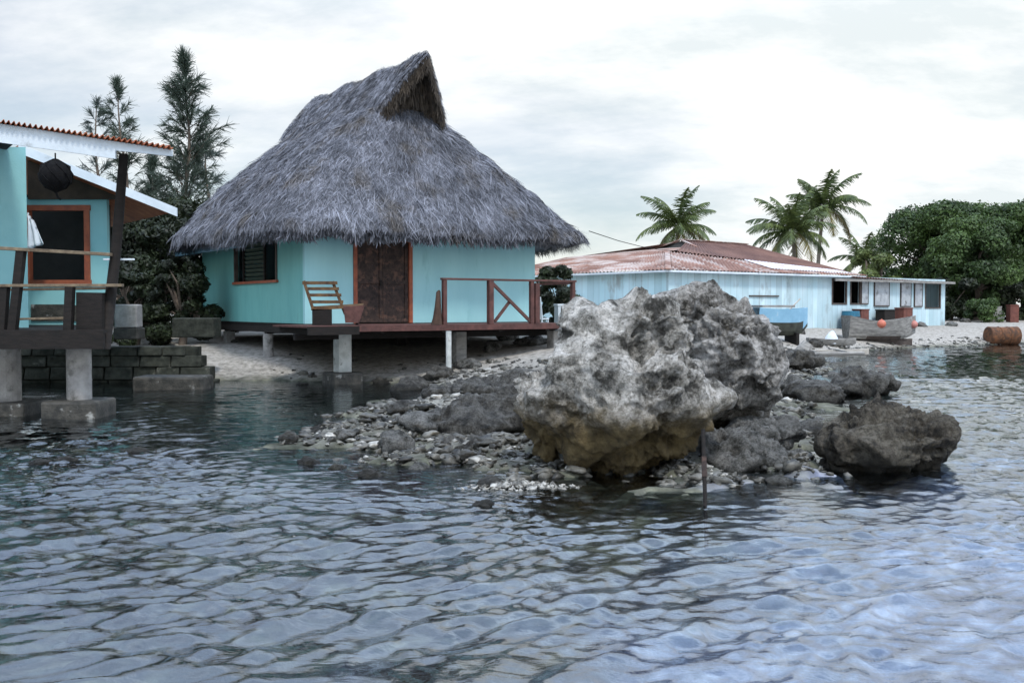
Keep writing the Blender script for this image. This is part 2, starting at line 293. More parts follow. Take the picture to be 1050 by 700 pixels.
M['rock_grey'] = rock_mat('grey_shore_rock', (0.25, 0.245, 0.23), (0.15, 0.15, 0.14), (0.05, 0.05, 0.045), (0.07, 0.068, 0.055), -0.05, 0.12, scale=1.6)
M['rock_dark'] = rock_mat('dark_wet_rock', (0.15, 0.145, 0.13), (0.075, 0.07, 0.06), (0.028, 0.026, 0.022), (0.035, 0.033, 0.026), 0.0, 0.2, scale=1.6, rough=0.6)

# ------------------------------------------------------------------ ground and water
SHORE = [(-400, 23.0), (-14, 23.4), (-7.7, 23.6), (-1.9, 23.0), (-1.75, 19.8), (-2.6, 15.8), (-2.9, 13.2), (-1.6, 11.4), (0.05, 10.9), (1.5, 10.2), (2.4, 9.9), (3.1, 10.9),
         (4.1, 14.3), (5.2, 18.8), (8.6, 27.5), (10.8, 35.7), (15.3, 41.5), (24.8, 48.2), (33, 51), (60, 57), (400, 90), (400, 900), (-400, 900)]
def shore_sd(x, y):
    """signed distance: positive on land"""
    x = np.asarray(x, float); y = np.asarray(y, float)
    d = np.full(x.shape, 1e9); ins = np.zeros(x.shape, bool)
    n = len(SHORE)
    for i in range(n):
        x0, y0 = SHORE[i]; x1, y1 = SHORE[(i + 1) % n]
        ex, ey = x1 - x0, y1 - y0; t = np.clip(((x - x0) * ex + (y - y0) * ey) / (ex * ex + ey * ey), 0, 1)
        d = np.minimum(d, np.hypot(x - x0 - t * ex, y - y0 - t * ey))
        c = ((y0 > y) != (y1 > y)) & (x < (x1 - x0) * (y - y0) / (y1 - y0 + 1e-12) + x0); ins ^= c
    return np.where(ins, d, -d)
def ground_z(x, y):
    x = np.asarray(x, float); y = np.asarray(y, float)
    d = shore_sd(x, y) + 1.0 * fbm(x * 0.5, y * 0.5, 3)
    spit = np.clip((23 - y) / 6, 0, 1)
    land = np.where(d > 0, (1.0 - 0.64 * spit) * (1 - np.exp(-np.maximum(d, 0) / 3.2)), 0)
    sea = np.where(d <= 0, -0.62 * (1 - np.exp(np.minimum(d, 0) / 3.5)) - 0.02, 0)
    rough = np.where(y < 26, 0.16 * spit + 0.02, 0.02)
    lump = fbm(x * 1.6, y * 1.6, 5) * (rough + np.where(d < 0, 0.16, 0.0)) * 2.0 + spit * (0.16 * (0.12 - np.abs(fbm(x * 2.2 + 7, y * 2.2, 5))) * 3) * (d > -.3)
    z = land + sea + lump
    z = np.where((d <= 0), np.minimum(z, -0.015 + 0.10 * np.exp(d / 0.8)), z)
    return z
def axis(segs):
    out = []
    for a, b, s in segs: out += list(np.arange(a, b, s))
    return np.array(out + [segs[-1][1]])
def grid_mesh(name, xs, ys, zf, m):
    X, Y = np.meshgrid(xs, ys); Z = zf(X, Y)
    V = np.stack([X, Y, Z], -1).reshape(-1, 3); nx = len(xs); ny = len(ys)
    i = np.arange(nx - 1)[None, :] + np.arange(ny - 1)[:, None] * nx
    Fc = np.stack([i, i + 1, i + 1 + nx, i + nx], -1).reshape(-1, 4)
    return link_mesh(name, V, Fc, m, smooth=True)

def ground_material():
    m = bpy.data.materials.new('shore_ground'); m.use_nodes = True; nt = m.node_tree; N = nt.nodes; L = nt.links
    b = N['Principled BSDF']; b.inputs['Roughness'].default_value = 0.9; b.inputs['Specular IOR Level'].default_value = 0.2
    g = N.new('ShaderNodeNewGeometry'); s = N.new('ShaderNodeSeparateXYZ'); L.new(g.outputs['Position'], s.inputs[0])
    def nz(sc, d=6, r=0.6):
        n = N.new('ShaderNodeTexNoise'); n.inputs['Scale'].default_value = sc; n.inputs['Detail'].default_value = d; n.inputs['Roughness'].default_value = r
        L.new(g.outputs['Position'], n.inputs['Vector']); return n
    def ramp(src, p0, c0, p1, c1):
        r = N.new('ShaderNodeValToRGB'); L.new(src, r.inputs[0]); e = r.color_ramp.elements
        e[0].position = p0; e[0].color = (*c0, 1); e[1].position = p1; e[1].color = (*c1, 1); return r
    sand = ramp(nz(7, 8, 0.7).outputs['Fac'], 0.38, (0.20, 0.185, 0.16), 0.6, (0.40, 0.375, 0.335))
    bed = ramp(nz(1.3, 8, 0.66).outputs['Fac'], 0.42, (0.05, 0.056, 0.04), 0.62, (0.20, 0.20, 0.145))
    vo = N.new('ShaderNodeTexVoronoi'); vo.inputs['Scale'].default_value = 7; L.new(g.outputs['Position'], vo.inputs['Vector'])
    vr = ramp(vo.outputs['Distance'], 0.15, (1.15, 1.15, 1.15), 0.6, (0.6, 0.6, 0.6))
    mu = N.new('ShaderNodeMix'); mu.data_type = 'RGBA'; mu.blend_type = 'MULTIPLY'; mu.inputs['Factor'].default_value = 0.8; L.new(bed.outputs[0], mu.inputs['A']); L.new(vr.outputs[0], mu.inputs['B'])
    # paler, bluish coral sand patches on the bed to the near right
    pa = N.new('ShaderNodeMath'); pa.operation = 'MULTIPLY_ADD'; L.new(s.outputs['X'], pa.inputs[0]); pa.inputs[1].default_value = 0.13; pa.inputs[2].default_value = 0.86
    pb = N.new('ShaderNodeMath'); pb.operation = 'MULTIPLY_ADD'; L.new(s.outputs['Y'], pb.inputs[0]); pb.inputs[1].default_value = -0.115; L.new(pa.outputs[0], pb.inputs[2])
    nn = nz(0.9, 6, 0.6)
    pc = N.new('ShaderNodeMath'); pc.operation = 'MULTIPLY_ADD'; L.new(nn.outputs['Fac'], pc.inputs[0]); pc.inputs[1].default_value = 1.0; L.new(pb.outputs[0], pc.inputs[2])
    pr = ramp(pc.outputs[0], 0.5, (0, 0, 0), 0.95, (1, 1, 1))
    pale = ramp(nz(2.4, 7, 0.65).outputs['Fac'], 0.4, (0.22, 0.25, 0.38), 0.62, (0.60, 0.62, 0.76))
    m1 = N.new('ShaderNodeMix'); m1.data_type = 'RGBA'; L.new(pr.outputs[0], m1.inputs['Factor']); L.new(mu.outputs['Result'], m1.inputs['A']); L.new(pale.outputs[0], m1.inputs['B'])
    reef = ramp(nz(3.5, 8, 0.7).outputs['Fac'], 0.40, (0.035, 0.034, 0.028), 0.63, (0.22, 0.215, 0.19))
    ry = N.new('ShaderNodeMapRange'); L.new(s.outputs['Y'], ry.inputs['Value']); ry.inputs['From Min'].default_value = 19.0; ry.inputs['From Max'].default_value = 25.0
    sm = N.new('ShaderNodeMix'); sm.data_type = 'RGBA'; L.new(ry.outputs[0], sm.inputs['Factor']); L.new(reef.outputs[0], sm.inputs['A']); L.new(sand.outputs[0], sm.inputs['B'])
    # dark wet line to dry sand by height
    nz3 = nz(3, 5); ad = N.new('ShaderNodeMath'); ad.operation = 'MULTIPLY_ADD'; L.new(nz3.outputs['Fac'], ad.inputs[0]); ad.inputs[1].default_value = 0.22; L.new(s.outputs['Z'], ad.inputs[2])
    mr = N.new('ShaderNodeMapRange'); L.new(ad.outputs[0], mr.inputs['Value']); mr.inputs['From Min'].default_value = 0.10; mr.inputs['From Max'].default_value = 0.26
    m2 = N.new('ShaderNodeMix'); m2.data_type = 'RGBA'; L.new(mr.outputs[0], m2.inputs['Factor']); L.new(m1.outputs['Result'], m2.inputs['A']); L.new(sm.outputs['Result'], m2.inputs['B'])
    L.new(m2.outputs['Result'], b.inputs['Base Color'])
    bp = N.new('ShaderNodeBump'); bp.inputs['Strength'].default_value = 0.6; bp.inputs['Distance'].default_value = 0.05; L.new(nz(14, 6, 0.7).outputs['Fac'], bp.inputs['Height']); L.new(bp.outputs[0], b.inputs['Normal'])
    return m
gx = axis([(-400, -60, 20), (-60, -16, 1.5), (-16, -8, 0.3), (-8, 8, 0.07), (8, 30, 0.25), (30, 70, 1.5), (70, 400, 20)])
gy = axis([(-60, -4, 4), (-4, 2, 0.5), (2, 24, 0.08), (24, 34, 0.2), (34, 60, 0.4), (60, 120, 3), (120, 900, 30)])
tag(grid_mesh('ground', gx, gy, ground_z, ground_material()), kind='structure')

def water_z(X, Y):
    h = np.zeros(X.shape); r = np.random.default_rng(3)
    wx = X + 0.9 * fbm(X * 0.35, Y * 0.35, 3) * 2; wy = Y + 0.9 * fbm(X * 0.35 + 40, Y * 0.35 + 9, 3) * 2
    for i in range(56):
        lam = 0.125 * (7.5 ** (r.random() ** 1.2)); k = 2 * math.pi / lam
        th = R(r.normal(124, 15)) if i % 3 else R(r.normal(74, 18))     # direction of the wave vector
        A = 0.0122 * lam ** 0.96 * (0.6 + 0.8 * r.random())
        ph = r.random() * 6.283; env = 0.15 + 2.4 * np.clip(vnoise(X * 0.55 + 13 * i, Y * 0.55 + 7 * i) - 0.28, 0, 1)
        w = np.sin(k * (math.cos(th) * wx + math.sin(th) * wy) + ph)
        h += A * env * (((w + 1) / 2) ** 2.8 - 0.25)
    small = np.clip((Y - 6) / 4, 0, 1) * np.clip((26 - Y) / 8, 0, 1)
    for i in range(14):
        lam = 0.11 + 0.12 * r.random(); k = 2 * math.pi / lam; th = R(r.normal(104, 24)); ph = r.random() * 6.283
        h += small * 0.0022 * np.clip(vnoise(X * 0.8 + 31 * i, Y * 0.8 + 17 * i) * 2 - 0.5, 0, 1.5) * (((np.sin(k * (math.cos(th) * wx + math.sin(th) * wy) + ph) + 1) / 2) ** 2)
    sd = -shore_sd(X, Y)
    calm = np.clip(sd / 2.5, 0.25, 1)
    lee = 1 - 0.72 * np.clip((Y - 12.5) / 4, 0, 1) * np.clip((1.0 - X) / 3, 0, 1)
    far = np.clip(1 - (Y - 25) / 60, 0.3, 1)
    return h * calm * lee * far
def water_material():
    m = bpy.data.materials.new('lagoon_water'); m.use_nodes = True; nt = m.node_tree; N = nt.nodes; L = nt.links
    N.remove(N['Principled BSDF']); g = N.new('ShaderNodeNewGeometry')
    mp = N.new('ShaderNodeMapping'); L.new(g.outputs['Position'], mp.inputs[0]); mp.inputs['Rotation'].default_value = (0, 0, R(-22)); mp.inputs['Scale'].default_value = (0.6, 1.2, 1)
    n1 = N.new('ShaderNodeTexNoise'); n1.inputs['Scale'].default_value = 5.5; n1.inputs['Detail'].default_value = 4; n1.inputs['Roughness'].default_value = 0.55; n1.inputs['Distortion'].default_value = 0.6
    L.new(mp.outputs[0], n1.inputs['Vector'])
    bp = N.new('ShaderNodeBump'); bp.inputs['Strength'].default_value = 0.4; bp.inputs['Distance'].default_value = 0.03; nf = N.new('ShaderNodeTexNoise'); nf.inputs['Scale'].default_value = 19; nf.inputs['Detail'].default_value = 5; nf.inputs['Roughness'].default_value = 0.65; L.new(mp.outputs[0], nf.inputs['Vector'])
    ma = N.new('ShaderNodeMath'); ma.operation = 'MULTIPLY_ADD'; L.new(nf.outputs['Fac'], ma.inputs[0]); ma.inputs[1].default_value = 0.10; L.new(n1.outputs['Fac'], ma.inputs[2]); L.new(ma.outputs[0], bp.inputs['Height'])
    fr = N.new('ShaderNodeFresnel'); fr.inputs['IOR'].default_value = 2.15; L.new(bp.outputs[0], fr.inputs['Normal'])
    gl = N.new('ShaderNodeBsdfGlossy'); gl.inputs['Roughness'].default_value = 0.02; gl.inputs['Color'].default_value = (0.95, 0.98, 1, 1); L.new(bp.outputs[0], gl.inputs['Normal'])
    tr = N.new('ShaderNodeBsdfTransparent'); tr.inputs['Color'].default_value = (0.78, 0.88, 0.92, 1)
    mx = N.new('ShaderNodeMixShader'); L.new(fr.outputs[0], mx.inputs[0]); L.new(tr.outputs[0], mx.inputs[1]); L.new(gl.outputs[0], mx.inputs[2])
    L.new(mx.outputs[0], N['Material Output'].inputs['Surface'])
    return m
wx_ = axis([(-400, -60, 25), (-60, -16, 2), (-16, -8, 0.2), (-8, 8, 0.028), (8, 16, 0.09), (16, 40, 0.4), (40, 400, 20)])
wy_ = axis([(-60, -4, 4), (-4, 2.5, 0.3), (2.5, 12, 0.025), (12, 24, 0.06), (24, 56, 0.25), (56, 90, 3)])
tag(grid_mesh('water', wx_, wy_, water_z, water_material()), kind='structure')
# ------------------------------------------------------------------ thatched hut (local frame: x along the door wall, y inwards)
hut = tag(empty('thatched_hut', (-2.13, 25.4, 0), R(34.6)), 'teal hut on stilts with a tall grey thatched roof and open gable peak', 'hut')
FL = 1.36
def wall_pieces(length, thick, z0, z1, holes):
    """boxes of a wall along +x leaving the holes (x0, x1, z0, z1) open"""
    mb = MB(); xs = sorted({0, length, *[h[0] for h in holes], *[h[1] for h in holes]})
    for a, b in zip(xs, xs[1:]):
        hs = sorted([h for h in holes if h[0] <= a + 1e-6 and h[1] >= b - 1e-6], key=lambda h: h[2]); z = z0
        for h in hs:
            if h[2] > z + 1e-4: mb.box(a, b, 0, thick, z, h[2])
            z = h[3]
        if z < z1 - 1e-4: mb.box(a, b, 0, thick, z, z1)
    return mb
WT = 3.75
w = wall_pieces(6.7, 0.12, FL, WT, [(1.27, 2.86, FL, 3.48)]).build('front_wall', M['teal'], hut); w.location = (-3.35, 0, 0)
w = wall_pieces(7.6, 0.12, FL, WT, [(4.75 - 1.9, 6.0, 2.44, 3.55)]).build('side_wall', M['teal_green_shaded'], hut); w.rotation_euler.z = R(-90); w.location = (-3.35, 7.72, 0)
MB().box(3.23, 3.35, 0.12, 7.6, FL, WT).build('side_wall', M['teal'], hut)
MB().box(-3.23, 3.35, 7.6, 7.72, FL, WT).build('back_wall', M['teal'], hut)
# door with frame
dx0, dx1 = -2.08, -0.49
fr = MB().box(dx0 - 0.02, dx0 + 0.08, -0.03, 0.09, FL, 3.48).box(dx1 - 0.08, dx1 + 0.02, -0.03, 0.09, FL, 3.48).box(dx0 + 0.08, dx1 - 0.08, -0.03, 0.09, 3.38, 3.48)
dr = MB()
for (a, b) in ((dx0 + 0.085, -1.29), (-1.28, dx1 - 0.085)):
    dr.box(a, b, 0.05, 0.08, FL + 0.02, 3.37)
    for zz in (FL + 0.02, 2.33, 3.27): dr.box(a, b, 0.02, 0.049, zz, zz + 0.10)
    for xx in (a, b - 0.09): dr.box(xx, xx + 0.09, 0.022, 0.0495, FL + 0.121, 3.269)
dr = dr.build('door', M['door'], hut)
fr.build('door_frame', M['orange'], dr)
MB().box(-1.38, -1.33, -0.02, 0.019, 2.28, 2.42).build('handle', M['darkwood'], dr)
# side window: between y=1.72 and y=4.87 on the left wall
wy0, wy1 = 1.72, 4.87
wf = MB()
X0 = -3.38
wf.box(X0, X0 + 0.1, wy0, wy0 + 0.08, 2.44, 3.55).box(X0, X0 + 0.1, wy1 - 0.08, wy1, 2.44, 3.55).box(X0, X0 + 0.1, wy0 + 0.08, wy1 - 0.08, 3.47, 3.55)
wn = wf.build('window', M['framedark'], hut)
MB().box(X0 - 0.03, X0 + 0.1, wy0 - 0.06, wy1 + 0.06, 2.37, 2.438).build('sill', M['orange'], wn)
for y_ in (2.6, 4.15): MB().box(X0 + 0.02, X0 + 0.07, y_, y_ + .07, 2.44, 3.469).build('mullion', M['darkwood'], wn)
mb = MB()
for k in range(9): mb.hexa([(X0 + 0.10, 2.68, 2.46 + k * .11), (X0 + 0.115, 2.68, 2.46 + k * .11), (X0 + 0.115, 4.14, 2.46 + k * .11), (X0 + 0.10, 4.14, 2.46 + k * .11), (X0 + 0.04, 2.68, 2.54 + k * .11), (X0 + 0.055, 2.68, 2.54 + k * .11), (X0 + 0.055, 4.14, 2.54 + k * .11), (X0 + 0.04, 4.14, 2.54 + k * .11)])
mb.build('dim_pane_slats', mat('shaded_pane', (.05, .075, .055), (.03, .045, .035)), wn)  # slats coloured dark green to stand for the shaded opening and dim pane
# eave board on the left
MB().box(-4.02, -3.96, 2.2, 8.2, 3.27, 3.42).build('eave_board', M['boatblue'], hut)
# floor and deck
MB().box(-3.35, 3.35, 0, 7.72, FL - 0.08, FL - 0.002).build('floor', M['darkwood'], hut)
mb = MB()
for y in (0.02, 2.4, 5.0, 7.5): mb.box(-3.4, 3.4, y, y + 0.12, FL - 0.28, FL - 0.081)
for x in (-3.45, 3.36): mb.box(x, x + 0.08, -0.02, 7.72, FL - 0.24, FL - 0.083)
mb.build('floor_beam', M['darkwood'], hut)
mb = MB(); y = -2.05
while y < -0.06: mb.box(-4.15, 3.2, y, y + 0.125, 1.305, 1.345); y += 0.137
mb.build('deck_boards', M['redwood'], hut)
MB().box(-2.95, 3.22, -2.09, -2.052, 1.21, 1.342).build('deck_fascia', M['redwood'], hut)
MB().box(-4.17, -2.952, -2.09, -2.052, 1.15, 1.33).build('deck_fascia', M['darkwood'], hut)
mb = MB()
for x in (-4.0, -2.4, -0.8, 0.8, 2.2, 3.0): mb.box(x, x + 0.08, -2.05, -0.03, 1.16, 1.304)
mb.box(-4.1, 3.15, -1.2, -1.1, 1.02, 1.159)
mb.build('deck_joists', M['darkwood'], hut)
# railing
RZ = 2.39
def post(x, y, w=0.09, z1=RZ, z0=1.346, m='redwood', d=None):
    MB().box(x - w / 2, x + w / 2, y - (d or w) / 2, y + (d or w) / 2, z0, z1).build('rail_post', M[m], hut, bevel=0.006)
post(-0.72, -2.0, 0.10, z0=1.346); post(0.57, -2.0, 0.13); post(1.80, -2.0, 0.10); post(1.95, -2.0, 0.13, RZ - 0.04); post(3.10, -2.0, 0.10)
MB().box(-0.80, 3.18, -2.06, -1.94, RZ, RZ + 0.05).build('handrail', M['redwood'], hut, bevel=0.006)
MB().bar((0.62, -2.0, RZ - 0.05), (1.76, -2.0, 1.40), 0.05, 0.075).build('brace', M['redwood'], hut)
MB().bar((0.72, -1.96, 1.40), (1.2, -1.96, 1.93), 0.045, 0.07).build('brace', M['redwood'], hut)
MB().bar((3.10, -1.95, RZ - 0.02), (3.10, -0.1, RZ - 0.02), 0.06, 0.06).build('handrail', M['redwood'], hut)
# piers of the hut
def to_local(v):
    d = Vector((v[0] + 2.13, v[1] - 25.4)); c, s = math.cos(R(34.6)), math.sin(R(34.6)); return (d.x * c + d.y * s, -d.x * s + d.y * c)
def pier(px, Y, w, z0, z1, m, base=None, rnd=False):
    p = W(px, 340, Y); x, y = to_local(p); mb = MB()
    if rnd: mb.tube([(x, y, z0), (x, y, z1)], w / 2, 14)
    else: mb.box(x - w / 2, x + w / 2, y - w / 2, y + w / 2, z0, z1)
    o = mb.build('pier', M[m], hut, bevel=0 if rnd else 0.015)
    if base:
        b = MB().box(x - base / 2, x + base / 2, y - base / 2, y + base / 2, -0.15, z0 - 0.001).build('footing', M['wetconcrete'], o, bevel=0.04)
pier(351, 22.9, 0.32, 0.26, 1.155, 'whiteconc', 0.72)
pier(460, 23.0, 0.13, 0.18, 1.20, 'whiteconc', rnd=True)
pier(470, 24.4, 0.30, 0.2, 1.155, 'greywood')
pier(275, 25.4, 0.26, 0.2, 1.08, 'concrete', rnd=True)
pier(569, 25.6, 0.3, 0.3, 1.155, 'concrete'); pier(410, 27.0, 0.26, 0.2, 1.08, 'darkwood'); pier(235, 28.4, 0.26, 0.2, 1.08, 'concrete'); pier(520, 29.5, 0.26, 0.2, 1.08, 'darkwood'); pier(330, 29.5, 0.26, 0.2, 1.08, 'darkwood')

# ---- thatched roof
lv = [(3.47, 4.15, 5.00, -0.72, 8.70), (3.58, 4.36, 5.32, -1.00, 9.00), (3.77, 4.30, 5.20, -0.95, 8.95), (4.00, 4.10, 4.72, -0.78, 8.80), (4.50, 3.68, 4.24, -0.46, 8.50),
      (5.05, 3.20, 3.58, -0.05, 8.15), (5.60, 2.62, 2.88, 0.26, 7.65), (6.20, 1.98, 2.04, 0.60, 7.1), (6.60, 1.52, 1.32, 0.84, 6.7), (6.85, 1.26, 1.02, 1.05, 6.4)]
lv = np.array(lv); NT = 200
tz = np.linspace(0, len(lv) - 1, 55); LV = np.stack([np.interp(tz, range(len(lv)), lv[:, i]) for i in range(5)], 1)
ex = 2 / 6.0
_t = np.linspace(0, 2 * np.pi, 20001); _x = np.sign(np.cos(_t)) * np.abs(np.cos(_t)) ** ex * 4.3; _y = np.sign(np.sin(_t)) * np.abs(np.sin(_t)) ** ex * 4.7
_s = np.concatenate([[0], np.cumsum(np.hypot(np.diff(_x), np.diff(_y)))]); th = np.interp(np.linspace(0, _s[-1], NT, endpoint=False), _s, _t)   # evenly spaced round the eave
ct, st = np.cos(th), np.sin(th); cx = np.sign(ct) * np.abs(ct) ** ex; sy = np.sign(st) * np.abs(st) ** ex
def ringpt(L_):
    a, b, v0, v1 = L_[1:]; x = np.where(cx < 0, cx * a, cx * b); y = (v0 + v1) / 2 + sy * (v1 - v0) / 2
    return np.stack([x, y, np.full(NT, L_[0])], -1)
P = np.stack([ringpt(l) for l in LV])                    # level, theta, 3
nn = fbm(P[..., 0] * 1.3 + 11 + P[..., 2] * .6, P[..., 1] * 1.3 + P[..., 2] * 1.0, 4) * 0.30
cen = np.array([0, 3.5]); dirn = P[..., :2] - cen; dirn /= np.linalg.norm(dirn, axis=-1, keepdims=True)
P[..., :2] += dirn * nn[..., None] * 0.8; P[..., 2] += 0.14 * fbm(P[..., 0] * 2 + 3, P[..., 1] * 2, 3) * 2
nl = len(LV)
V = P.reshape(-1, 3); i = (np.arange(NT)[None, :] + np.arange(nl - 1)[:, None] * NT); j = ((np.arange(NT) + 1) % NT)[None, :] + np.arange(nl - 1)[:, None] * NT
Fq = np.stack([i, j, j + NT, i + NT], -1).reshape(-1, 4)
# underside
u1 = P[0] * [0.97, 1, 1]; u1[:, 1] = (u1[:, 1] - 3.8) * 0.97 + 3.8; u1[:, 2] += 0.1
u2 = P[0] * [0.70, 1, 1]; u2[:, 1] = (u2[:, 1] - 3.8) * 0.74 + 3.8; u2[:, 2] = 4.15
b0 = len(V); V = np.vstack([V, u1, u2]); k = np.arange(NT); k1 = (k + 1) % NT
Fq = np.vstack([Fq, np.stack([k1, k, b0 + k, b0 + k1], -1), np.stack([b0 + k1, b0 + k, b0 + NT + k, b0 + NT + k1], -1)])
def blades(Pg, n, L0, L1, w0, w1, lift=0.05, jit=0.35, wrap=True, smin=1, smax=None, rg=rng, sag=0.0):
    """n straw blades lying down the slope of the grid Pg[level, theta]"""
    nl, nt, _ = Pg.shape; smax = smax or nl - 1.001
    s = rg.uniform(smin, smax, n); t = rg.uniform(0, nt if wrap else nt - 1.001, n)
    si = s.astype(int); ti = t.astype(int); fs = (s - si)[:, None]; ft = (t - ti)[:, None]; t1 = (ti + 1) % nt
    p = (Pg[si, ti] * (1 - ft) + Pg[si, t1] * ft) * (1 - fs) + (Pg[si + 1, ti] * (1 - ft) + Pg[si + 1, t1] * ft) * fs
    dn = Pg[si, ti] - Pg[si + 1, ti]; dn /= np.linalg.norm(dn, axis=1, keepdims=True) + 1e-9
    ac = Pg[si, t1] - Pg[si, ti]; ac /= np.linalg.norm(ac, axis=1, keepdims=True) + 1e-9
    nr = np.cross(dn, ac); nr /= np.linalg.norm(nr, axis=1, keepdims=True) + 1e-9
    nr *= np.where(nr[:, 2:3] < 0, -1, 1)
    d = dn + ac * rg.normal(0, jit, (n, 1)) + nr * rg.uniform(0.0, 0.10, (n, 1)); d /= np.linalg.norm(d, axis=1, keepdims=True)
    Ln = rg.uniform(L0, L1, (n, 1)); wd = rg.uniform(w0, w1, (n, 1))
    sd_ = np.cross(d, nr) + nr * rg.normal(0, 0.5, (n, 1)); sd_ /= np.linalg.norm(sd_, axis=1, keepdims=True)
    a = p + nr * rg.random((n, 1)) * lift - d * Ln * 0.3; e = a + d * Ln; e[:, 2] -= sag * Ln[:, 0]
    mid = (a + e) / 2 + nr * 0.02
    Vb = np.stack([a - sd_ * wd * .4, a + sd_ * wd * .4, mid + sd_ * wd * .5, mid - sd_ * wd * .5, e + sd_ * wd * .12, e - sd_ * wd * .12], 1).reshape(-1, 3)
    q = np.arange(n)[:, None] * 6
    return Vb, np.vstack([q + [0, 1, 2, 3], q + [3, 2, 4, 5]])
def join(*parts):
    Vs = []; Fs = []; b = 0
    for v, f in parts: Vs.append(v); Fs.append(f + b); b += len(v)
    return np.vstack(Vs), np.vstack(Fs)
front = blades(P, 140000, 0.10, 0.32, 0.007, 0.017, jit=0.65, lift=0.03)
fr2 = blades(P, 7000, 0.3, 0.6, 0.010, 0.022, lift=0.07, jit=0.5)
n = 13000; t = rng.integers(0, NT, n); a = P[rng.integers(0, 4, n), t] + rng.normal(0, 0.05, (n, 3)); ln = rng.uniform(0.05, 0.19, (n, 1)) * (0.8 + 0.5 * vnoise(t * 0.4, t * 0.0)[:, None])
e = a + np.concatenate([dirn[1, t] * 0.25 * ln + rng.normal(0, 0.06, (n, 2)), -ln], 1)
sdv = np.stack([-dirn[1, t][:, 1], dirn[1, t][:, 0], np.zeros(n)], 1) * rng.uniform(0.008, 0.018, (n, 1))
mid = (a + e) / 2; Vb = np.stack([a - sdv, a + sdv, mid + sdv, mid - sdv, e + sdv * .3, e - sdv * .3], 1).reshape(-1, 3); q = np.arange(n)[:, None] * 6
fringe = (Vb, np.vstack([q + [0, 1, 2, 3], q + [3, 2, 4, 5]]))
# gablet: two slopes meeting in a ridge, open at both ends
def gab(side):
    g = np.zeros((14, 40, 3))
    for a_ in range(14):
        f = a_ / 13                                   # 0 bottom .. 1 ridge
        z = 6.72 + (8.18 - 6.72) * f ** 0.92
        v0 = 0.80 * (1 - f) + 0.02 * f; v1 = 6.5 * (1 - f) + 7.1 * f
        vv = np.linspace(v0, v1, 40); q_ = np.clip((vv - .8) / 2.4, 0, 1); u = side * (0.96 + (0.36 * q_ * q_ * (3 - 2 * q_) if side < 0 else 0)) * (1 - f) ** 0.98; g[a_, :, 0] = u; g[a_, :, 1] = vv; g[a_, :, 2] = z + 0.05 * np.sin(vv * 3)
    return g
def sheet(g, thick):
    nl, nt, _ = g.shape; inn = g.copy(); inn[..., 2] -= thick; inn[..., 0] *= 0.86
    V = np.vstack([g.reshape(-1, 3), inn.reshape(-1, 3)]); o = nl * nt
    i = (np.arange(nt - 1)[None, :] + np.arange(nl - 1)[:, None] * nt).reshape(-1)
    F1 = np.stack([i, i + 1, i + 1 + nt, i + nt], -1); F2 = F1[:, ::-1] + o
    r = np.arange(nl - 1) * nt; E1 = np.stack([r, r + nt, r + nt + o, r + o], -1); r2 = r + nt - 1; E2 = np.stack([r2, r2 + o, r2 + nt + o, r2 + nt], -1)
    c = np.arange(nt - 1); E3 = np.stack([c + o, c + 1 + o, c + 1, c], -1)
    return V, np.vstack([F1, F2, E1, E2, E3])
gl_, gr_ = gab(-1), gab(1)
parts = [(V, Fq), front, fr2, fringe, sheet(gl_, 0.22), sheet(gr_, 0.22)]
for g in (gl_, gr_): parts.append(blades(g, 15000, 0.12, 0.34, 0.008, 0.018, wrap=False, smin=0, jit=0.35))
# shaggy lip round the gable mouth
n = 1500; f = rng.random(n); s_ = rng.choice([-1, 1], n)
a = np.stack([s_ * 0.98 * (1 - f) ** .95, 0.80 * (1 - f) + 0.02 * f + rng.uniform(0, .2, n), 6.72 + 1.46 * f ** .92], 1); e = a + np.stack([rng.normal(0, .05, n), rng.uniform(-.12, .05, n), -rng.uniform(.04, .18, n)], 1)
sdv = np.array([[0.014, 0.006, 0]]) * rng.uniform(.6, 1.2, (n, 1)); mid = (a + e) / 2
q = np.arange(n)[:, None] * 6; parts.append((np.stack([a - sdv, a + sdv, mid + sdv, mid - sdv, e + sdv * .3, e - sdv * .3], 1).reshape(-1, 3), np.vstack([q + [0, 1, 2, 3], q + [3, 2, 4, 5]])))
Vr, Fr = join(*parts)
roof = link_mesh('thatched_roof', Vr, Fr, M['thatch'], hut)
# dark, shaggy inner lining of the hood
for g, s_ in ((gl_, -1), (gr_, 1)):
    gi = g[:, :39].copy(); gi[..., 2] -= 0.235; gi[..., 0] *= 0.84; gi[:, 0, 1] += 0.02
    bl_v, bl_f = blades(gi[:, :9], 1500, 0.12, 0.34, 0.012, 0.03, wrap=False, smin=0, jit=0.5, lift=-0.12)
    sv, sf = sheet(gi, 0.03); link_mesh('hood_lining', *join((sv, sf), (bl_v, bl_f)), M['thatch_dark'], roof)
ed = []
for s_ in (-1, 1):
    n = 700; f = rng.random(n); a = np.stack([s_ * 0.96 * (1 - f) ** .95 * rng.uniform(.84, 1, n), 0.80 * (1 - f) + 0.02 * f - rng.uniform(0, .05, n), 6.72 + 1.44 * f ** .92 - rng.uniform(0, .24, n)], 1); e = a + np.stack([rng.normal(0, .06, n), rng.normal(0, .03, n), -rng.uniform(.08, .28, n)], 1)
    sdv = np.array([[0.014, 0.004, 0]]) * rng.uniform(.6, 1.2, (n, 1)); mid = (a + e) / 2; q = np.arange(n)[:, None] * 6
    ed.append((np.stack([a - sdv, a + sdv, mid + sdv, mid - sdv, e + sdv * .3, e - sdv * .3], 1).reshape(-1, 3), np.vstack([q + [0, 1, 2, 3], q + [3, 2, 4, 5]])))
link_mesh('hood_edge', *join(*ed), M['thatch_dark'], roof)
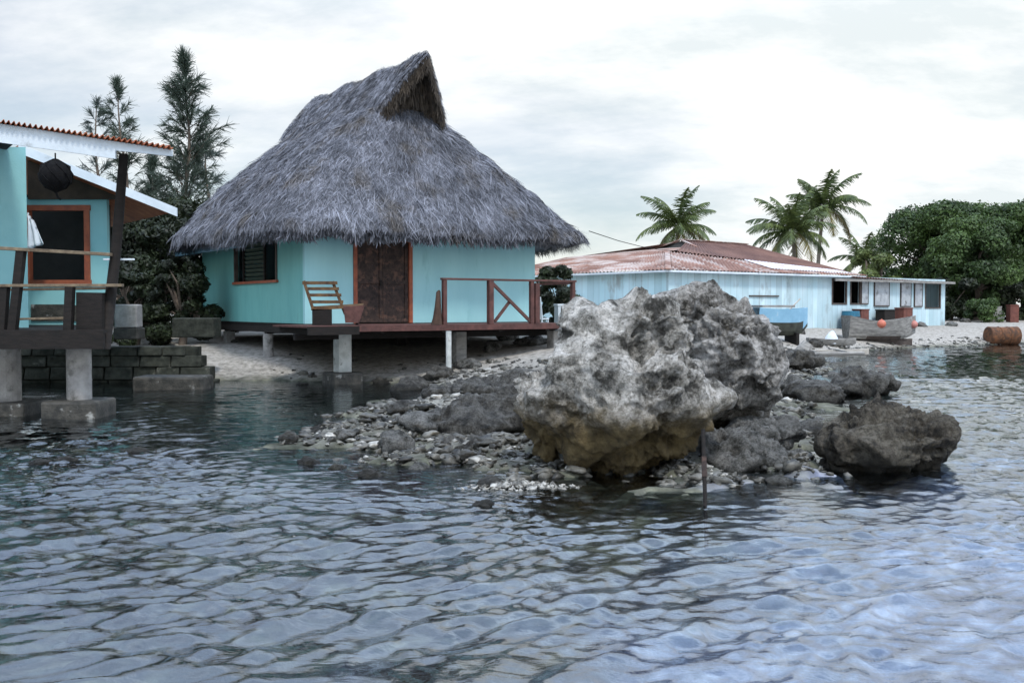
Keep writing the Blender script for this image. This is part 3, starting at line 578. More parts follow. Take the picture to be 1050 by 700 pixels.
# dark closing of the gable mouth, set back under the peak
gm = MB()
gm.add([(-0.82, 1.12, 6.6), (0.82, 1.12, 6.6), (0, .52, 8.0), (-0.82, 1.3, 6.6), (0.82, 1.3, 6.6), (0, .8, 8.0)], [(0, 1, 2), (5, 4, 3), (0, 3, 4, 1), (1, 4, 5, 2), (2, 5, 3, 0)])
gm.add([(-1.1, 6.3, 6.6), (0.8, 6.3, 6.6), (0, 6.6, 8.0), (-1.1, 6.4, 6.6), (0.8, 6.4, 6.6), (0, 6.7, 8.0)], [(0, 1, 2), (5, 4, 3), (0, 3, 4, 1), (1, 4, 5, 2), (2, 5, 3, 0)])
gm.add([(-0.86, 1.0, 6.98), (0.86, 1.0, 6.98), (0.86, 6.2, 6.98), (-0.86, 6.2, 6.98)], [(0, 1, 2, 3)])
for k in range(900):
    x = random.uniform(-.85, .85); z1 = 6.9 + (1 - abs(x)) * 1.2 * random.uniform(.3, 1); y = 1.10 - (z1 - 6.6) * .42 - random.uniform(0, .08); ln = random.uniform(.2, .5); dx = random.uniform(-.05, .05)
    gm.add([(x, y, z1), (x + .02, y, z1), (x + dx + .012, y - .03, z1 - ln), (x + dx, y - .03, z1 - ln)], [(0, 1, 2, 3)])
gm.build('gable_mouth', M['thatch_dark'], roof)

# ---- things on the hut's deck
def local_to_world(x, y, z):
    c, s = math.cos(R(34.6)), math.sin(R(34.6)); return Vector((-2.13 + x * c - y * s, 25.4 + x * s + y * c, z))
ch = tag(empty('deck_chair', W(334, 333, 22.3)), 'slatted brown wooden armchair leaning back beside the hut door', 'chair')
ch.location.z = 1.347
def cpt(px, py, dY=0.0):
    v = W(px, py, 22.3 + dY); return (v.x - ch.location.x, v.y - ch.location.y, v.z - ch.location.z)
for k, (y, xa, xb) in enumerate([(290, 310, 346), (296, 313, 347.5), (302.5, 315, 350), (309.5, 318, 352), (315, 320, 352)]):
    a = cpt(xa, y, .0 + k * .02); b = cpt(xb, y, .0 + k * .02)
    MB().bar(a, b, 0.03, 0.07 if k < 4 else 0.05).build('back_slat', M['chairwood'], ch, bevel=0.004)
MB().bar(cpt(311.5, 288), cpt(321, 317), 0.05, 0.06).build('back_post', M['chairwood'], ch)
MB().bar(cpt(341, 288.5, .06), cpt(354, 322, .06), 0.05, 0.06).build('back_post', M['chairwood'], ch)
p = [cpt(319, 316), cpt(371, 313), cpt(373, 311, .65), cpt(322, 314, .65)]
MB().hexa([(v[0], v[1], v[2] - .05) for v in p] + [(v[0], v[1], v[2]) for v in p]).build('seat', M['chairwood'], ch)
q = [cpt(352, 314, -.03), cpt(374, 313, -.03), cpt(368, 331, -.03), cpt(354, 331, -.03)]
MB().hexa([(v[0], v[1], v[2]) for v in (q[3], q[2])] + [(v[0], v[1] + .05, v[2]) for v in (q[2], q[3])] + [(v[0], v[1], v[2]) for v in (q[0], q[1])] + [(v[0], v[1] + .05, v[2]) for v in (q[1], q[0])]).build('side_panel', M['redwood'], ch)
a, b = cpt(320, 317), cpt(340, 331)
MB().box(a[0], b[0], 0.0, 0.05, 0.0, a[2]).build('front_panel', M['darkwood'], ch)
for px in (322, 366): v = cpt(px, 320, .6); MB().box(v[0] - .03, v[0] + .03, v[1] - .03, v[1] + .03, 0, v[2]).build('leg', M['darkwood'], ch)
# brown cloth over the rail end
mb = MB(); p0 = local_to_world(-0.86, -2.02, 0)
rows = [(2.15, .02, .07), (2.1, .05, .1), (1.8, .07, .12), (1.5, .10, .13), (1.352, .13, .13)]
Vc = []
for z, wl, dp in rows:
    for k in range(12): t = 2 * math.pi * k / 12; Vc.append((p0.x - wl * .6 + math.cos(t) * wl * (1 + .2 * math.sin(3 * t)), p0.y + math.sin(t) * dp, z))
Fc = [(r * 12 + k, r * 12 + (k + 1) % 12, (r + 1) * 12 + (k + 1) % 12, (r + 1) * 12 + k) for r in range(4) for k in range(12)] + [tuple(range(12))]
tag(link_mesh('hanging_cloth', Vc, Fc, M['towel'], smooth=True), 'dark brown cloth hung against the end post of the hut railing', 'cloth')

# ------------------------------------------------------------------ left house with porch
lh = tag(empty('porch_house', (-9.5, 17.5, 0)), 'teal house on round piers with a rust-edged porch roof and open deck', 'house')
LO = lh.location.copy()
def L3(px, py, Y): return W(px, py, Y) - LO
class LB(MB):
    pass
def lbox(x0, x1, y0, y1, z0, z1): return MB().box(x0 - LO.x, x1 - LO.x, y0 - LO.y, y1 - LO.y, z0, z1)
# main wall at the far left
xw = W(28, 250, 17.2).x
MB().hexa([(x_ - LO.x, y_ - LO.y, z_) for z_ in (1.40, 4.5) for (x_, y_) in ((-16, 17.2), (xw, 17.2), (xw - 1.75, 20.1), (-16, 20.1))]).build('near_wall', M['porch_teal'], lh)
# window wall, further back
Yw = 20.0; xa = W(20, 250, Yw).x; xb = W(110, 250, Yw).x
hx0 = W(30, 250, Yw).x; hx1 = W(88, 250, Yw).x; hz0 = W(50, 288, Yw).z; hz1 = W(50, 215, Yw).z
o = wall_pieces(xb - xa, 0.12, 1.05, 3.95, [(hx0 - xa, hx1 - xa, hz0, hz1)]).build('window_wall', M['porch_teal'], lh); o.location = (xa - LO.x, Yw - LO.y, 0)
dark_back = lbox(hx0 - 1.6, hx1 + .12, Yw + .9, Yw + .95, hz0 - .5, hz1 + .4).build('window', M['interior'], lh)  # dark sheet behind the opening; its colour stands for the unlit room
fm = MB()
t = .11
for (a0, a1, b0, b1) in ((hx0 - t, hx1 + t, hz1 - .02, hz1 + .09), (hx0 - t, hx1 + t, hz0 - .09, hz0 + .02), (hx1 - .02, hx1 + .09, hz0 + .02, hz1 - .02), (hx0 - .09, hx0 + .02, hz0 + .02, hz1 - .02)):
    fm.box(a0 - LO.x, a1 - LO.x, Yw - .04 - LO.y, Yw + .1 - LO.y, b0, b1)
fm.build('window_frame', M['orange'], dark_back)
MB().hexa([(x_ - LO.x, y_ - LO.y, z_) for z_ in (1.05, 3.8) for (x_, y_) in ((xb - .12, Yw + .121), (xb, Yw + .121), (xb - 1.6, 23), (xb - 1.72, 23))]).build('side_wall', M['porch_teal'], lh)
# small basement openings
for (x0, x1, y0, y1) in ((32, 66, 312, 329), (72, 92, 313, 329)):
    a = W(x0, y1, Yw - .02); b = W(x1, y0, Yw - .02)
    lbox(a.x, b.x, Yw - .03, Yw - .002, a.z, b.z).build('vent', M['wetconcrete'], lh)
# porch roof: fascia, corrugated iron on top
def slab(pts, dz): return MB().hexa([(p.x, p.y, p.z - dz) for p in pts] + [(p.x, p.y, p.z) for p in pts])
fa = L3(-330, 84, 15.2); fb = L3(176, 156, 15.6)
top = [L3(-330, 60, 15.2), L3(178, 153, 15.6)]
a, b = L3(-330, 76, 15.2), L3(176, 153.5, 15.6)
fas = MB().hexa([(a.x, a.y, a.z - .42), (b.x, b.y, b.z - .09), (b.x, b.y + .05, b.z - .09), (a.x, a.y + .05, a.z - .42), (a.x, a.y, a.z), (b.x, b.y, b.z), (b.x, b.y + .05, b.z), (a.x, a.y + .05, a.z)])
# taper: full depth until the post, then a shallow tip
mpt = L3(118, 145, 15.55)
fas = MB()
fas.hexa([(a.x, a.y, a.z - .34), (mpt.x, mpt.y, mpt.z - .27), (mpt.x, mpt.y + .05, mpt.z - .27), (a.x, a.y + .05, a.z - .34), (a.x, a.y, a.z), (mpt.x, mpt.y, mpt.z), (mpt.x, mpt.y + .05, mpt.z), (a.x, a.y + .05, a.z)])
fas.hexa([(mpt.x + .001, mpt.y, mpt.z - .14), (b.x, b.y, b.z - .10), (b.x, b.y + .05, b.z - .10), (mpt.x + .001, mpt.y + .05, mpt.z - .14), (mpt.x + .001, mpt.y, mpt.z), (b.x, b.y, b.z), (b.x, b.y + .05, b.z), (mpt.x + .001, mpt.y + .05, mpt.z)])
fas.build('fascia', M['white'], lh)
def corrugated(p00, p10, p11, p01, nw, amp, per=6, rows=2, thick=0.012):
    """sheet iron: p00->p10 is across the corrugations, p00->p01 along them; nw waves"""
    p00, p10, p11, p01 = map(Vector, (p00, p10, p11, p01)); nrm = (p10 - p00).cross(p01 - p00).normalized()
    if nrm.z < 0: nrm = -nrm
    n = nw * per; mb = MB(); V = []
    for lay in (0, 1):
        for r in range(rows + 1):
            for k in range(n + 1):
                s = k / n; t = r / rows; p = (p00 * (1 - s) + p10 * s) * (1 - t) + (p01 * (1 - s) + p11 * s) * t
                V.append(p + nrm * (amp * math.sin(2 * math.pi * k / per) - lay * thick))
    m_ = (rows + 1) * (n + 1); Fc = []
    for r in range(rows):
        for k in range(n):
            i = r * (n + 1) + k; Fc.append((i, i + 1, i + n + 2, i + n + 1)); Fc.append((i + m_, i + n + 1 + m_, i + n + 2 + m_, i + 1 + m_))
    for k in range(n):
        Fc.append((k, k + m_, k + 1 + m_, k + 1)); i = rows * (n + 1) + k; Fc.append((i, i + 1, i + 1 + m_, i + m_))
    return mb.add(V, Fc)
up = Vector((0, 0, .035)); back = Vector((-3.6, 5.0, 0.1))
ov = Vector((.06, -.10, -.01))
sh = Vector((-.45, .62, .0)); mm = a.lerp(b, (24 + 330) / 506)
corrugated(a + up + Vector((0, -.1, 0)), mm + up + Vector((-.002, -.1, 0)), mm + up + Vector((-2.4, 3.6, .1)), a + up + Vector((-2.4, 3.6, .1)), 66, .028).build('roof_sheet', M['rust_red'], lh)
corrugated(mm + up + Vector((0, -.1, 0)), b + up + ov, b + up + sh, mm + up + sh, 27, .028).build('roof_sheet', M['rust_red'], lh)
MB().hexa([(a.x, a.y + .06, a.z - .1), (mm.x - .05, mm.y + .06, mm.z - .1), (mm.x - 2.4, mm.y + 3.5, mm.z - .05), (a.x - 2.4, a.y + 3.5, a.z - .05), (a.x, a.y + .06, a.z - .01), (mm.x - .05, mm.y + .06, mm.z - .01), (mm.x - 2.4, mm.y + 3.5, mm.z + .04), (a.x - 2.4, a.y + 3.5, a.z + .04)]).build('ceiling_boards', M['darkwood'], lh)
# second, lower roof behind: its gable edge runs down to the right
c0 = L3(20, 148, 19.2); c1 = L3(182, 214, 19.2)
rf2 = MB().hexa([(c0.x, c0.y, c0.z - .05), (c1.x, c1.y, c1.z - .05), (c1.x - 3, c1.y + 4, c1.z - .05), (c0.x - 3, c0.y + 4, c0.z - .05), (c0.x, c0.y, c0.z), (c1.x, c1.y, c1.z), (c1.x - 3, c1.y + 4, c1.z), (c0.x - 3, c0.y + 4, c0.z)]).build('rear_roof', M['rust_red'], lh)
MB().hexa([(c0.x, c0.y - .05, c0.z - .17), (c1.x, c1.y - .05, c1.z - .15), (c1.x, c1.y - .001, c1.z - .15), (c0.x, c0.y - .001, c0.z - .17), (c0.x, c0.y - .05, c0.z + .01), (c1.x, c1.y - .05, c1.z + .01), (c1.x, c1.y - .001, c1.z + .01), (c0.x, c0.y - .001, c0.z + .01)]).build('barge_board', M['white'], rf2)
g0 = L3(28, 166, 19.9); g1 = L3(112, 200, 19.9)
MB().hexa([(g0.x, g0.y, 3.9), (g1.x + .2, g1.y, 3.9), (g1.x + .2, g1.y + .08, 3.9), (g0.x, g0.y + .08, 3.9), (g0.x, g0.y, c0.z - .2), (g1.x + .2, g1.y, 3.96), (g1.x + .2, g1.y + .08, 3.96), (g0.x, g0.y + .08, c0.z - .2)]).build('gable_panel', mat('brown_panel', (.06, .042, .028), (.035, .026, .018)), lh)
# post
a, b = L3(107, 357, 15.75), L3(127, 158, 15.75)
MB().tube([a, (a + b) / 2 + Vector((.03, 0, 0)), b], [.095, .08, .07], 12).build('porch_post', M['darkwood'], lh, smooth=True)
# deck platform
dz1 = 1.40; xr = W(113, 340, 15.6).x
mb = MB(); y = 15.35
while y < 20: mb.box(-16 - LO.x, xr - (y - 15.35) * .5 - LO.x, y - LO.y, y + .13 - LO.y, dz1 - .04, dz1); y += .14
mb.build('deck_boards', M['darkwood'], lh)
lbox(-16, xr + .02, 15.28, 15.345, 1.11, 1.39).build('deck_beam', M['darkwood'], lh)
MB().bar((xr - .05 - LO.x, 15.4 - LO.y, 1.24), (xr - 2.35 - LO.x, 19.9 - LO.y, 1.24), .1, .23).build('deck_beam', M['darkwood'], lh)
lbox(-16, xr - 1.7, 18.3, 18.45, 1.12, 1.355).build('deck_beam', M['darkwood'], lh)
# railing
def rail(p0, p1, w, h, m='railtop', nm='rail'): MB().bar(p0, p1, w, h).build(nm, M[m], lh, bevel=.005)
rail(L3(-80, 250, 15.4), L3(114, 261, 15.6), .16, .05)
rail(L3(-80, 293, 15.4), L3(126, 292.5, 15.6), .12, .045)
rail(L3(12, 297, 15.9), L3(112, 295.5, 15.9), .10, .04, 'railtop')
for (x0, x1) in ((22, 13), (72, 70), (5, 2)):
    y0 = 256 if x0 == 22 else 294
    a, b = L3(x0, y0, 15.5), L3(x1, 340, 15.5); MB().bar(a, b, .12, .12, (0, 1, 0)).build('rail_post', M['darkwood'], lh)
a, b = L3(96, 300, 15.7), L3(96, 340, 15.7); MB().bar(a, b, .4, .35, (0, 1, 0)).build('porch_bench', M['darkwood'], lh)
rail(L3(20, 327, 15.6), L3(66, 326, 15.7), .1, .035, 'railtop', 'step_board')
rail(L3(106, 266, 15.9), L3(138, 266, 16.0), .05, .03, 'white', 'bracket')
# piers
for (px, Y, w_, yb, capw) in ((81, 15.9, .38, 405, .86), (2, 16.3, .58, 405, 0.95), (-130, 16.0, .4, 405, .8)):
    c = W(px, 380, Y) - LO; z0 = .28 if px > 50 else .22
    o = MB().tube([(c.x, c.y, z0), (c.x, c.y, 1.11)], w_ / 2, 20).build('pier', M['concrete'], lh)
    MB().box(c.x - capw / 2 + (0 if px > 50 else .1), c.x + capw / 2 + (0 if px > 50 else .1), c.y - capw / 2, c.y + capw / 2, -.25, z0 - .001).build('footing', M['wetconcrete'], o, bevel=.04)
# hanging net float
c = W(57, 180, 15.4); mb = MB()
fl = tag(empty('net_float', (c.x, c.y, c.z)), 'round black float in a net hanging from the porch roof edge', 'fishing float')
pts = [(0, 0, .24), (0, 0, .22), (0, 0, .15), (0, 0, .02), (0, 0, -.1), (0, 0, -.19), (0, 0, -.23), (0, 0, -.28)]
MB().tube(pts, [.02, .08, .2, .245, .225, .14, .05, .012], 18).build('float', M['net'], fl, smooth=True)
nb_ = MB()
for k in range(8):
    t = 2 * math.pi * k / 8
    nb_.tube([(math.cos(t + s * .5) * r_, math.sin(t + s * .5) * r_, z_) for s, (r_, z_) in enumerate(((.03, .25), (.21, .15), (.255, .02), (.235, -.1), (.15, -.19), (.02, -.25)))], .009, 5)
nb_.tube([(.0, 0, -.25), (.03, 0, -.33), (.07, .01, -.37)], .018, 6)
nb_.build('net', M['net'], fl)
MB().tube([(0, 0, .24), (0, 0, W(57, 157, 15.4).z - c.z)], .012, 6).build('rope', M['net'], fl)
# cloth at the window
a = [W(28, 218, 19.6), W(33, 226, 19.6), W(46, 250, 19.5), W(28, 256, 19.5)]
V_ = []; Fc_ = []
ns = 10
for i_ in range(ns + 1):
    t = i_ / ns; l = a[0].lerp(a[3], t); r_ = a[1].lerp(a[2], t)
    for j_ in range(ns + 1): s = j_ / ns; p = l.lerp(r_, s); V_.append((p.x, p.y + .05 * math.sin(s * 14 + t * 3), p.z))
for i_ in range(ns):
    for j_ in range(ns): k = i_ * (ns + 1) + j_; Fc_.append((k, k + 1, k + ns + 2, k + ns + 1))
o = tag(link_mesh('hanging_towel', V_, Fc_, M['cloth'], smooth=True), 'pale towel hanging at the left edge of the porch house window', 'towel')
sm = o.modifiers.new('solid', 'SOLIDIFY'); sm.thickness = .015

# ------------------------------------------------------------------ block wall and stones between the houses
bw = MB(); random.seed(4)
x = -14.0; 
for row, (z0, z1) in enumerate([(-.3, .06), (.07, .36), (.37, .62), (.63, .84)]):
    x = -14.0 + (row % 2) * .3
    while x < -7.3 - row * .1:
        l = random.uniform(.5, .75); bw.hexa([(x, 23.1 + random.uniform(-.04, .04), z0), (x + l - .03, 23.1 + random.uniform(-.04, .04), z0), (x + l - .03, 23.6, z0), (x, 23.6, z0),
            (x + .01, 23.13 + random.uniform(-.03, .03), z1), (x + l - .03, 23.13 + random.uniform(-.03, .03), z1 + random.uniform(-.02, .01)), (x + l - .03, 23.6, z1), (x + .01, 23.6, z1)]); x += l
bw.box(-14, -7.35, 23.2, 23.55, -.3, .83)
tag(bw.build('block_wall', M['block'], bevel=.02), 'low mossy wall of stone blocks at the water edge between the houses', 'wall')
def stone(name, label, cat, px0, px1, py0, py1, Y, dep, m):
    a, b = W(px0, py1, Y), W(px1, py0, Y)
    o = MB().box(-(b.x - a.x) / 2, (b.x - a.x) / 2, 0, dep, 0, b.z - a.z).build(name, M[m], bevel=.03); o.location = ((a.x + b.x) / 2, Y, a.z); o.rotation_euler.z = random.uniform(-.06, .06)
    return tag(o, label, cat)
stone('stone_block', 'upright grey stone block on a dark base beside the porch post', 'block', 117, 140, 312, 336, 22.8, .4, 'concrete')
stone('stone_block', 'dark squat block under the upright grey stone block', 'block', 116, 141, 336.3, 348, 22.8, .5, 'wetconcrete')
stone('stone_bench', 'dark stone slab on the block wall below the hut side window', 'bench', 176, 219, 326, 346, 23.3, .6, 'block')
sb_ = W(178, 372, 21.4)
tag(MB().box(-.75, .75, -.4, .4, -.35, .0).build('sunken_slab', M['wetconcrete'], bevel=.05), 'flat dark slab lying in the water before the block wall', 'slab').location = (sb_.x, sb_.y, .28)
#--SECTION3--
# ------------------------------------------------------------------ long boarded building with rusty roof
TH = math.atan2(.6, .8)
lb = tag(empty('boarded_building', (6.35, 40.5, 0), TH), 'long pale blue boarded building with a rusty corrugated hip roof', 'building')
E0 = 3.28; B0 = .75            # eave height, bottom of the boards
hol = [(11.0, 12.1, 1.95, 3.05), (12.45, 13.2, 1.95, 3.05), (19.0, 20.4, 1.75, 2.95), (10.95, 13.0, .95, 1.62)]
o = wall_pieces(20.9, .1, B0 - .3, 3.22, [h for h in hol[:3]]).build('front_wall', M['paleblue'], lb); o.location = (0, 0, 0)
lw = MB().box(0, .1, .101, 11.2, B0 - .3, 3.22).build('side_wall', M['paleblue_y'], lb)
MB().box(.1, 20.9, 7.5, 7.6, B0 - .3, 3.1).build('back_wall', M['paleblue'], lb)
MB().box(20.8, 20.9, .101, 7.49, B0 - .3, 3.1).build('side_wall', M['paleblue_y'], lb)
MB().box(.11, 20.79, .11, 7.4, B0, B0 + .05).build('floor', M['interior'], lb)
MB().box(.2, 20.7, 2.5, 2.6, B0 + .06, 3.1).build('inner_wall', M['interior'], lb)
for (x0, x1, z0, z1) in hol[:3]:
    f_ = MB().box(x0 - .05, x0 + .02, -.03, .06, z0, z1).box(x1 - .02, x1 + .05, -.03, .06, z0, z1).box(x0 - .05, x1 + .05, -.032, .06, z0 - .07, z0 - .001).box(x0 - .05, x1 + .05, -.032, .06, z1 + .001, z1 + .07)
    f_.build('window', M['framedark'], lb)
def shut(x0, x1, z0, z1, m='shutter'):
    f_ = MB().box(x0, x1, -.055, -.003, z0, z1).build('shutter', M[m], lb)
    MB().box(x0 - .05, x0 - .001, -.065, -.002, z0, z1).box(x1 + .001, x1 + .05, -.065, -.002, z0, z1).box(x0 - .05, x1 + .05, -.066, -.002, z1 + .001, z1 + .06).box(x0 - .05, x1 + .05, -.066, -.002, z0 - .06, z0 - .001).build('frame', M['framedark'], f_)
shut(13.3, 13.8, 1.95, 3.02); shut(14.4, 15.6, 1.85, 2.98); shut(16.7, 17.55, 1.82, 2.96); shut(17.95, 18.6, 1.82, 2.95)
MB().box(1.95, 4.6, -.06, -.003, 1.95, 2.02).box(5.0, 7.0, -.06, -.003, 2.22, 2.28).build('battens', M['framedark'], lb)
# roofs; local coordinates
ov = .35
Z1 = 3.95   # upper edge of the lower tier
A = (-ov, -ov, E0); Bp = (13.3, -ov, E0 + .02); Cq = (2.6, 2.6, 4.22); D = (11.2, 2.6, 4.22)
UL = (3.2, 2.6, 4.25); UR = (12.3, -.05, 3.40); rg0 = (6.9, 5.4, 5.02); rg1 = (11.3, 5.4, 4.98)
r1 = corrugated(A, Bp, UR, Cq, 62, .03, rows=3).build('front_lower_roof', M['rust'], lb)
def bil(s, t):
    a_, b_, c_, d_ = map(Vector, (A, Bp, UR, Cq)); v = (a_ * (1 - s) + b_ * s) * (1 - t) + (d_ * (1 - s) + c_ * s) * t; return v + Vector((0, 0, .045))
corrugated(bil(.50, .30), bil(.93, .16), bil(.93, .97), bil(.40, .97), 28, .03, rows=2).build('zinc_patch', M['zinc'], r1)
corrugated((-ov, 12.5, E0), A, Cq, (2.6, 9.5, 4.22), 56, .03, rows=1).build('side_lower_roof', M['rust'], lb)
corrugated((12.0, -.45, 3.20), (21.3, -.3, 3.02), (21.3, 8, 3.3), (12.0, 8, 3.3), 40, .03, rows=1).build('shed_roof', M['rust_dark'], lb)
MB().box(10.7, 21.2, -.40, -.34, 2.98, 3.10).build('shed_fascia', M['greywood'], lb)
MB().box(-.3, 13.2, -.34, -.30, 3.17, 3.25).build('eave_board', M['white'], lb)
MB().box(-.34, -.30, -.30, 11.2, 3.17, 3.25).build('eave_board', M['white'], lb)
corrugated(UL, (UR[0], UR[1] + .05, UR[2] + .05), rg1, rg0, 44, .028, rows=1).build('front_upper_roof', M['rust_dark'], lb)
corrugated((2.6, 9.2, 4.22), (2.7, 2.6, 4.22), (6.0, 4.3, 4.62), (6.0, 6.5, 4.62), 30, .028, rows=1).build('side_upper_roof', M['rust'], lb)
corrugated((13.2, 10.8, 3.4), (2.6, 9.5, 4.2), rg0, rg1, 44, .028, rows=1).build('back_upper_roof', M['rust_dark'], lb)
MB().add([(12.3, 0, 3.44), (13.35, 10.8, 3.4), rg1, (12.3, 0, 3.40), (13.35, 10.8, 3.36), (11.28, 5.4, 4.94)], [(0, 1, 2), (5, 4, 3), (0, 3, 4, 1), (1, 4, 5, 2), (2, 5, 3, 0)]).build('end_upper_roof', M['rust_dark'], lb)
MB().add([(6.1, 4.1, 4.6), (6.1, 6.7, 4.6), (6.5, 5.4, 4.98), (6.9, 4.1, 4.6), (6.9, 6.7, 4.6), (6.95, 5.4, 4.98)], [(0, 1, 2), (5, 4, 3), (0, 3, 4, 1), (1, 4, 5, 2), (2, 5, 3, 0)]).build('gable_vent', M['interior'], lb)
gv = MB(); gv.bar((6.4, 5.4, 5.05), (5.9, 3.9, 4.6), .12, .05).bar((6.4, 5.4, 5.05), (5.9, 6.9, 4.6), .12, .05); gv.bar((6.4, 5.4, 5.06), (11.3, 5.4, 5.02), .25, .04); gv.build('ridge_cap', M['rust'], lb)
MB().bar(A, Cq, .22, .04).build('hip_cap', M['rust'], lb)
# blue double barrel, crates under the window, tub
def at_wall(x, y): c_, s_ = math.cos(TH), math.sin(TH); return (6.35 + x * c_ - y * s_, 40.5 + x * s_ + y * c_)
def gz(x, y): return float(ground_z(np.array([x]), np.array([y]))[0])
def on_ground(px, Y): x = (px - 525) / F * Y; return x, Y, gz(x, Y)
x, y = at_wall(11.6, -.6); g_ = gz(x, y)
bl = tag(empty('blue_barrel', (x, y, g_)), 'dark blue barrel standing against the boarded building wall', 'barrel')
MB().tube([(0, 0, -.02), (0, 0, .3), (0, 0, .6), (0, 0, .88)], [.40, .43, .43, .40], 20).build('body', M['bluebarrel'], bl)
MB().tube([(0, 0, .29), (0, 0, .33)], .445, 20).tube([(0, 0, .58), (0, 0, .62)], .445, 20).build('hoop', M['framedark'], bl)
def crate(name, label, cat, x, y, s, z1, m, slats=True, rz=TH):
    g_ = gz(x, y); e_ = tag(empty(name, (x, y, g_), rz), label, cat)
    MB().box(-s[0] / 2, s[0] / 2, -s[1] / 2, s[1] / 2, -.05, z1 * .93).build('box', M[m], e_, bevel=.01)
    MB().box(-s[0] / 2 - .02, s[0] / 2 + .02, -s[1] / 2 - .02, s[1] / 2 + .02, z1 * .93 + .001, z1).build('lid', M[m], e_, bevel=.01)
    return e_
x, y = at_wall(12.55, -.5); crate('red_crate', 'tall red brown crate beside the dark blue barrel', 'crate', x, y, (.62, .5), .95, 'redcrate')
x, y = at_wall(14.6, -.5); crate('wooden_box', 'dark wooden box against the wall behind the grey dinghy', 'box', x, y, (.9, .5), .9, 'darkwood')
x, y = at_wall(16.2, -.5); crate('red_box', 'low red box with a lid behind the grey dinghy', 'box', x, y, (.8, .5), 1.0, 'redcrate')

# boats
def hull(name, L_, Bm, H, m, m2=None, parent=None, transom=.75, sheer=.18, thick=.04, wl=.35):
    """open boat along +x, stern at -L/2; outer and inner skin"""
    ns, nr = 17, 9; 
    def sec(s, k, inset):
        b = Bm / 2 * (1 - max(0, (s - .45) / .55) ** 2.2) * (transom + (1 - transom) * min(1, s / .3)); b = max(b, .03)
        z1 = H * (1 + sheer * (2 * s - 1) ** 2); zk = H * .35 * max(0, (s - .75) / .25) ** 2
        t = -1 + 2 * k / (nr - 1); q = abs(t)
        y = math.copysign(min(b, b * q ** .55 * 1.0), t) if q else 0; z = zk + (z1 - zk) * q ** 2.4
        b2 = max(0, b - inset) / b; return (L_ * (s - .5) - (inset if s > .9 else 0), y * b2, z + (inset if q < .95 else 0))
    V = []; 
    for ins in (0, thick):
        for i_ in range(ns):
            for k in range(nr): V.append(sec(i_ / (ns - 1), k, ins))
    Fo = []; Fi = []; o_ = ns * nr
    for i_ in range(ns - 1):
        for k in range(nr - 1):
            q_ = i_ * nr + k; Fo.append((q_, q_ + nr, q_ + nr + 1, q_ + 1)); Fi.append((q_ + o_, q_ + 1 + o_, q_ + nr + 1 + o_, q_ + nr + o_))
    for i_ in range(ns - 1):
        for k in (0, nr - 1): q_ = i_ * nr + k; Fo.append((q_, q_ + o_, q_ + nr + o_, q_ + nr))
    Fo.append(tuple(range(nr))); Fi.append(tuple(o_ + k for k in reversed(range(nr)))); 
    for k in range(nr - 1): Fo.append((k, k + 1, k + 1 + o_, k + o_))
    ob = link_mesh('hull', V, Fo + Fi, m, parent, smooth=False)
    if m2:
        ob.data.materials.append(m2)
        for p_ in ob.data.polygons:
            if p_.index < len(Fo) and sum(V[v][2] for v in p_.vertices) / len(p_.vertices) < H * wl: p_.material_index = 1
    return ob
x, y, z = on_ground(800, 38)
bb = tag(empty('blue_boat', (x, y, .66), R(14)), 'pale blue wooden boat drawn up behind the big rocks', 'boat')
hb = hull('h', 2.3, 1.15, 1.02, M['boatblue'], M['boatdark'], bb, transom=.95, sheer=.06, wl=.42)
MB().box(-1.0, .35, -.48, .48, 1.09, 1.17).build('cover_board', M['greywood'], bb); MB().bar((.45, .1, 1.0), (.95, .2, 1.42), .04, .04).build('oar', M['palewood'], bb)
for sx in (-.6, .5): MB().box(sx - .06, sx + .06, -.45, .45, -.5, .12).build('chock', M['darkwood'], bb)
x, y, z = on_ground(823, 31); t_ = MB().tube([(0, 0, -.1), (0, .02, .2), (.06, .04, .42)], [.30, .24, .17], 9).build('grey_tub', M['greywood']); t_.location = (x, y, z + .1); t_.rotation_euler = (0, R(18), 0)
tag(t_, 'tilted grey tub beside the pale blue boat', 'tub')
x, y, z = on_ground(903, 43.0)
dg = tag(empty('grey_dinghy', (x, y, z + .10), R(4)), 'weathered grey wooden dinghy lying on the beach before the boarded building', 'boat')
hull('h', 3.1, 1.3, .8, M['greywood'], M['framedark'], dg, transom=.8, sheer=.3, wl=.12)
for sx in (-.7, .3): MB().box(sx - .12, sx + .12, -.5, .5, .42, .46).build('thwart', M['palewood'], dg)
MB().box(-1.4, 1.4, -.04, .04, -.25, .03).build('keel', M['framedark'], dg)
def buoy(px, py, Y, r, m, label):
    c = W(px, py, Y); e_ = tag(empty('fishing_buoy', c), label, 'buoy', 'round buoys beside the grey dinghy')
    MB().tube([(0, 0, -r), (0, 0, -r * .92), (0, 0, -r * .7), (0, 0, -r * .38), (0, 0, 0), (0, 0, r * .38), (0, 0, r * .7), (0, 0, r * .92), (0, 0, r)], [r * .02, r * .39, r * .71, r * .92, r, r * .92, r * .71, r * .39, r * .02], 20, cap=True).build('ball', m, e_, smooth=True)
    MB().tube([(0, 0, r * .95), (0, 0, r * 1.2)], r * .16, 8).build('eye', m, e_)
buoy(904, 332, 41.6, .18, M['buoy'], 'bright orange round buoy hung at the side of the grey dinghy')
buoy(937, 332.5, 43, .17, M['buoy2'], 'faded pink round buoy at the bow of the grey dinghy')
x, y, z = on_ground(840, 33)
cn = tag(empty('dugout_canoe', (x, y, z + .10), R(4)), 'long pale flat canoe lying on the rocks in front of the pale blue boat', 'canoe')
hull('h', 3.4, .42, .22, M['palewood'], M['boatblue'], cn, transom=.3, sheer=.25, wl=.0)
